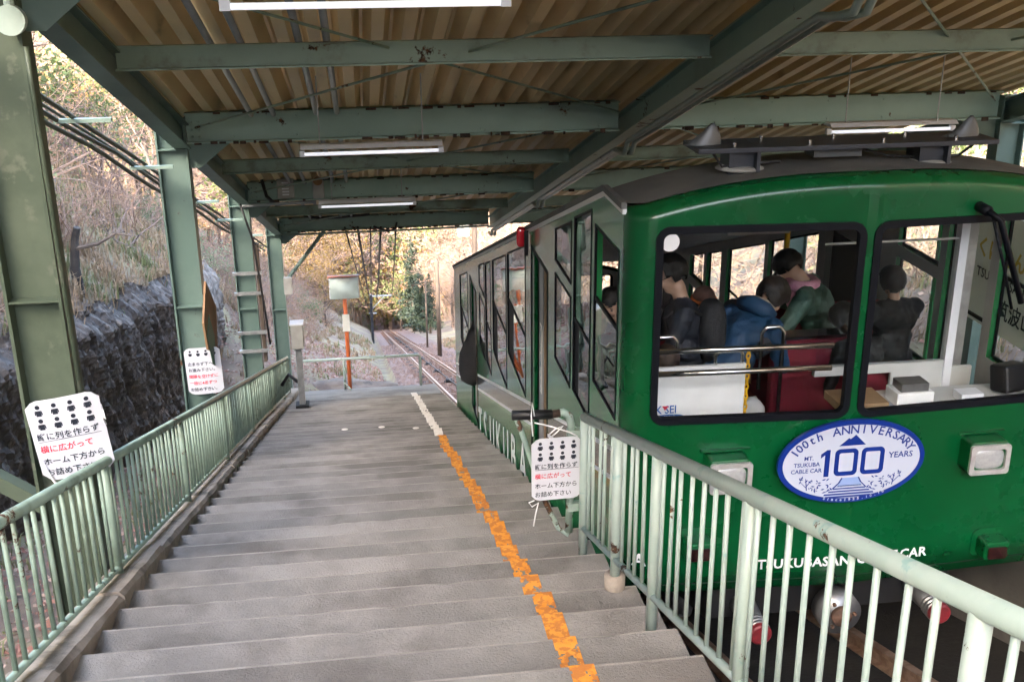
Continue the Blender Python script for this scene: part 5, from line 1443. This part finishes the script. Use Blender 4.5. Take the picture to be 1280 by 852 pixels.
def person(label, loc, yaw, h=1.70, lean=0, head=(0, 0), arms=((10, 20, 8), (10, 20, 8)), top='cloth_black', bottom='cloth_black', hair='hair_black', style='short', roll=0, group=None, bulk=1.0, sit=False, twist=0):
    k = h/1.70; prim = []
    def C(tag_, a, b, ra, rb): prim.append((tag_, Vector(a)*k, Vector(b)*k, ra*k, rb*k))
    ln = R(lean); u = Vector((math.sin(R(roll)), math.sin(ln), math.cos(ln))).normalized(); sd_ = Vector((1, 0, 0))
    fwd = sd_.cross(u)*-1; fwd = u.cross(sd_)*1.0; fwd = Vector((0, math.cos(ln), -math.sin(ln)))
    pel = Vector((0, -.12*math.sin(ln)*1.4, .92)) if not sit else Vector((0, 0, .50))
    bk = bulk
    for s in (-1, 1):
        hip = pel+Vector((s*.09, 0, -.02))
        if sit: knee = hip+Vector((s*.03, .42, .02)); ank = knee+Vector((0, .03, -.42))
        else: knee = Vector((s*.10, .03, .50)); ank = Vector((s*.10, -.02, .09))
        C('bottom', hip, knee, .088*bk, .062*bk); C('bottom', knee, ank, .062*bk, .045*bk)
        C('shoe', ank+Vector((0, -.02, -.04)), ank+Vector((s*.02, .16, -.055)), .040, .033)
    C('bottom', pel+Vector((-.06, 0, 0)), pel+Vector((.06, 0, 0)), .115*bk, .115*bk)
    c1 = pel+u*.20; c2 = pel+u*.38; nb = pel+u*.53
    C('top', pel+u*.02, c1, .128*bk, .125*bk); C('top', c1+sd_*-.06, c1+sd_*.06, .105*bk, .105*bk)
    C('top', c2+sd_*-.085, c2+sd_*.085, .112*bk, .112*bk); C('top', c1, c2, .125*bk, .135*bk)
    C('top', nb+sd_*-.12-u*.055, nb+sd_*.12-u*.055, .07*bk, .07*bk)
    hp, hy = R(head[0]), R(head[1])
    hd = Vector((math.sin(R(roll)), math.sin(ln*.8+hp*.5), math.cos(ln*.8+hp*.5))).normalized()
    C('skin', nb-u*.02, nb+hd*.09, .056, .052)
    # head frame
    rotH = Matrix.Rotation(hy, 3, 'Z') @ Matrix.Rotation(-(ln*.8+hp), 3, 'X')
    hc = nb+hd*.10+rotH @ Vector((0, .02, .085))
    def HP(x, y, z): return hc+rotH @ Vector((x, y, z))
    C('skin', HP(0, -.015, .02), HP(0, .012, .02), .083, .080); C('skin', HP(0, .03, -.055), HP(0, .045, -.085), .055, .036)
    C('skin', HP(0, .088, .005), HP(0, .108, -.032), .009, .013)
    for s in (-1, 1):
        C('skin', HP(s*.080, -.005, .01), HP(s*.083, -.012, -.025), .014, .010); C('skin', HP(s*.035, .062, -.03), HP(s*.03, .065, -.02), .030, .028)
        ap, el, outw = arms[0 if s < 0 else 1]
        sh = nb+sd_*(s*.185*bk)-u*.06
        d1 = Vector((s*math.sin(R(outw)), math.sin(R(ap))*math.cos(R(outw)), -math.cos(R(ap))*math.cos(R(outw)))).normalized()
        elb = sh+d1*.28
        d2 = Vector((-s*.25*math.sin(R(el)), math.sin(R(ap+el)), -math.cos(R(ap+el)))).normalized()
        wr = elb+d2*.25
        C('top', sh, elb, .068*bk, .054*bk); C('top', elb, wr, .054*bk, .042*bk)
        pm = wr+d2*.055; C('skin', wr, pm, .026, .030)
        pr = d2.cross(Vector((0, 0, 1)))
        pr = pr.normalized() if pr.length > .05 else sd_.copy(); nn = pr.cross(d2).normalized()
        for f in range(4):
            a = pm+pr*((f-1.5)*.017)+d2*.015; m_ = a+d2*(.035+.004*(1.5-abs(f-1.5)))-nn*.006; e = m_+(d2*.026-nn*.018)
            C('skin', a, m_, .0088, .0082); C('skin', m_, e, .0082, .0070)
        a = wr+pr*(.024)+d2*.02; m_ = a+pr*.022+d2*.03; C('skin', a, m_, .011, .009); C('skin', m_, m_+d2*.025-nn*.008, .009, .0075)
    mb = MB()
    for t_, a, b, ra, rb in prim: capsule(mb, a, b, ra, rb)
    me = remesh(mb, .0125*k, 5)
    names = {'skin': 'skin', 'top': top, 'bottom': bottom, 'shoe': 'black'}
    order = ['skin', 'top', 'bottom', 'shoe']; me.materials.clear()
    for t_ in order: me.materials.append(M[names[t_]])
    cen = np.array([p.center[:] for p in me.polygons]); best = np.full(len(cen), 9.0); mi = np.zeros(len(cen), int)
    for t_, a, b, ra, rb in prim:
        a_, b_ = np.array(a), np.array(b); d = b_-a_; tt = np.clip(((cen-a_)@d)/max(1e-9, d@d), 0, 1)
        ds = np.linalg.norm(cen-(a_+tt[:, None]*d), axis=1)-(ra+(rb-ra)*tt)-(.008 if t_ == 'top' else 0)
        w_ = ds < best; best[w_] = ds[w_]; mi[w_] = order.index(t_)
    # folds in the clothing
    cl = set()
    for pi, pl in enumerate(me.polygons):
        if mi[pi] in (1, 2): cl.update(pl.vertices)
    nn_ = [v.normal.copy() for v in me.vertices]
    for vi in cl:
        v = me.vertices[vi]; c_ = v.co
        v.co = c_+nn_[vi]*(.016*(1-abs(noise.noise(Vector((c_.x*7+loc[0]*3, c_.y*7, c_.z*13)))))-.012+.005*noise.noise(c_*24))
    me.polygons.foreach_set('material_index', mi.tolist()); me.polygons.foreach_set('use_smooth', [True]*len(me.polygons)); me.update()
    o = link('person', me, None, loc, (0, 0, yaw)); tag(o, label, 'person', group)
    def K(p): return Vector(p)*k
    # hair
    def hairmesh(scl, cutf, lumps, name, m, low=-.05):
        hb = MB(); g = random.Random(int(loc[0]*91+loc[1]*7)); nu, nv = 40, 26
        def f(p):
            n = noise.noise(p*3.1+Vector((loc[0], 0, 0)))*.06+noise.noise(Vector((p.x*14, p.y*14, p.z*5)))*lumps
            return p*(1+n)
        V = []; ok = []
        for i in range(nv+1):
            th = math.pi*i/nv
            for q in range(nu):
                ph = 2*math.pi*q/nu; p = f(Vector((math.sin(th)*math.cos(ph), math.sin(th)*math.sin(ph), math.cos(th))))
                x, y, z = p.x*.093*scl, p.y*.112*scl-.012, p.z*.108*scl+.022
                ok.append(not (y > .03 and z < .052+.012*math.sin(x*60)) and not (z < low+.02*math.sin(x*70) ) and not (abs(x) > .06 and y > -.01 and z < .02 and cutf))
                V.append(K(HP(x, y, z)))
        F = []
        for i in range(nv):
            for q in range(nu):
                t4 = (i*nu+q, i*nu+(q+1) % nu, (i+1)*nu+(q+1) % nu, (i+1)*nu+q)
                if all(ok[j] for j in t4): F.append(t4)
        hb.add(V, F); ob = hb.build(name, m, o, True)
        sd2 = ob.modifiers.new('s', 'SOLIDIFY'); sd2.thickness = .012*k; sd2.offset = -1
        return ob
    if style == 'short': hairmesh(1.04, True, .05, 'hair', hair)
    elif style == 'bob': hairmesh(1.09, False, .05, 'hair', hair, -.085)
    elif style == 'cap':
        hairmesh(1.0, True, .03, 'hair', hair)
        hb = MB(); hb.ell(K(HP(0, -.012, .045)), (.104*k, .122*k, .092*k), 24, 14, rot=rotH); hb.tube([K(HP(-.08, .07, .035)), K(HP(-.05, .125, .03)), K(HP(.05, .125, .03)), K(HP(.08, .07, .035))], .010*k, 6); hb.build('cap', 'cloth_black', o, True)
    elif style == 'knit':
        hb = MB(); hb.ell(K(HP(0, -.012, .052)), (.108*k, .124*k, .098*k), 26, 16, rot=rotH, fn=lambda p: p*(1+.02*math.sin(14*math.atan2(p.y, p.x)))); hb.build('knit_cap', 'cloth_brown', o, True)
        hb = MB(); hb.tube([K(HP(.108*math.cos(a), .124*math.sin(a)-.012, .022)) for a in [i*math.pi/12 for i in range(25)]], .022*k, 8, cap=False); hb.build('cap_brim', 'cloth_orange', o, True)
    # eyes and brows
    for s in (-1, 1):
        hb = MB(); hb.ell(K(HP(s*.032, .086, .008)), (.011*k, .006*k, .005*k), 8, 6, rot=rotH); hb.build('eye', 'ink', o, True)
        hb = MB(); hb.ell(K(HP(s*.033, .087, .026)), (.018*k, .005*k, .003*k), 8, 6, rot=rotH); hb.build('eyebrow', hair, o, True)
    hb = MB(); hb.ell(K(HP(0, .088, -.062)), (.021*k, .006*k, .004*k), 8, 6, rot=rotH); hb.build('mouth', 'cloth_red', o, True)
    o['_hc'] = 0; del o['_hc']
    return o, (lambda x, y, z: K(HP(x, y, z))), (lambda f, x=0, y=0: (pel+u*f+sd_*x+Vector((0, y, 0)))*k)
FL1, FL2 = -3.45, -3.82
# man with glasses and a backpack
o, HPf, SP = person('man in navy jacket with dark glasses and black backpack, looking down', (2.19, 7.08, FL2), R(80), 1.72, 6, (22, 0), ((20, 40, 6), (20, 50, 6)), 'cloth_navy', 'cloth_black')
hb = MB()
for s in (-1, 1): hb.ell(HPf(s*.033, .093, .008), (.025, .006, .016), 12, 8, rot=None); hb.tube([HPf(s*.056, .09, .01), HPf(s*.084, .0, .014)], .003, 6)
hb.build('glasses', 'black', o, True)
hb = MB(); hb.ell(SP(.30, 0, -.19), (.15, .10, .22), 18, 12, fn=lambda p: Vector((math.copysign(abs(p.x)**.7, p.x), math.copysign(abs(p.y)**.7, p.y), math.copysign(abs(p.z)**.7, p.z)))); hb.build('backpack', 'cloth_black', o, True)
for s in (-1, 1):
    hb = MB(); hb.tube([SP(.44, s*.10, -.12), SP(.53, s*.11, 0), SP(.42, s*.11, .13), SP(.25, s*.12, .12)], .014, 6); hb.build('strap', 'cloth_black', o, True)
# bending person in a blue hooded jacket
o, HPf, SP = person('person in blue and black hooded jacket bending forward in the car', (2.50, 6.98, FL2), R(-62), 1.68, 38, (30, 0), ((10, 25, 8), (14, 30, 6)), 'cloth_blue', 'cloth_black', style='bob', bulk=1.1)
hb = MB(); hb.ell(SP(.34, 0, .035), (.235, .125, .16), 20, 12, rot=Matrix.Rotation(R(-38), 3, 'X')); hb.build('jacket_yoke', 'cloth_navy', o, True)
hb = MB(); hb.tube([SP(.54, -.13, .02), SP(.60, -.10, -.06), SP(.63, 0, -.10), SP(.60, .10, -.06), SP(.54, .13, .02)], [.04, .06, .065, .06, .04], 10); hb.build('hood', 'cloth_blue', o, True)
hb = MB(); hb.tube([SP(.58, -.10, .02), SP(.64, -.06, -.045), SP(.655, 0, -.07), SP(.64, .06, -.045), SP(.58, .10, .02)], .032, 8); hb.build('hood_lining', 'fleece', o, True)
# woman in green jacket with cap and pink scarf
o, HPf, SP = person('person in green jacket with black cap and pink scarf, leaning over a seat', (3.40, 7.55, FL2), R(62), 1.64, 26, (30, -14), ((30, 60, 22), (28, 70, 26)), 'cloth_green', 'cloth_black', style='cap', bulk=1.2)
hb = MB(); n = 14
pts = [SP(.54, .115*math.cos(a), .02+.10*math.sin(a)) for a in [i*2*math.pi/n for i in range(n+1)]]
hb.tube(pts, [.042]*(n+1), 10, cap=False); hb.tube([SP(.52, -.07, .10), SP(.42, -.09, .14), SP(.30, -.08, .15)], [.04, .045, .04], 8); hb.build('scarf', 'cloth_pink', o, True)
# children and other passengers
person('child in dark coat with brown and orange knitted hat', (2.42, 7.42, FL2+.12), R(170), 1.26, 0, (8, 0), top='cloth_black', bottom='cloth_black', style='knit')
person('child with brown hair bowing the head beside the man in navy', (1.95, 6.66, FL2), R(160), 1.30, 8, (32, 0), top='cloth_black', bottom='cloth_black', hair='hair_brown', style='bob')
person('child with black hair peeping over the seats', (2.98, 8.35, -4.40), R(190), 1.52, 0, (5, 0), top='cloth_black', bottom='cloth_navy', style='bob')
person('person in black coat reaching down beside the red seat', (3.42, 6.74, FL2), R(20), 1.46, 34, (25, 0), ((10, 10, 4), (35, 20, 4)), 'cloth_black', 'cloth_black', style='bob')
person('person in black hooded coat standing behind the glass partition', (3.86, 7.35, FL2+.06), R(12), 1.40, 5, (10, 0), ((30, 70, 5), (30, 70, 5)), 'cloth_black', 'cloth_black', style='bob', bulk=1.25)
person('black-haired passenger beside the open side window', (1.74, 7.32, FL2), R(150), 1.46, 4, (18, 0), top='cloth_black', bottom='cloth_navy', style='short')
o, HPf, SP = person('person in black coat with a big black pack bulging out of the rear doorway', (1.86, 13.98, -6.18), R(-95), 1.70, 4, (6, 0), ((18, 12, 4), (26, 10, 4)), 'cloth_black', 'cloth_black', style='cap', bulk=1.2)
hb = MB(); hb.ell((.02, -.42, .90), (.17, .20, .46), 22, 18, fn=lambda p: Vector((p.x*(1-.62*p.z), p.y*(1-.62*p.z), p.z))*(1+.12*noise.noise(p*2.2)+.05*noise.noise(p*6))); hb.build('backpack', 'cloth_black', o, True)
# carrier bag on the floor beside the bending person
q = at(950, 503, 6.75)
lump('carrier_bag', (2.50, 6.62, -3.05), (.13, .09, .13), 'plastic_bag', 5, 'white plastic carrier bag held by the bending person in blue', 'bag', .2)
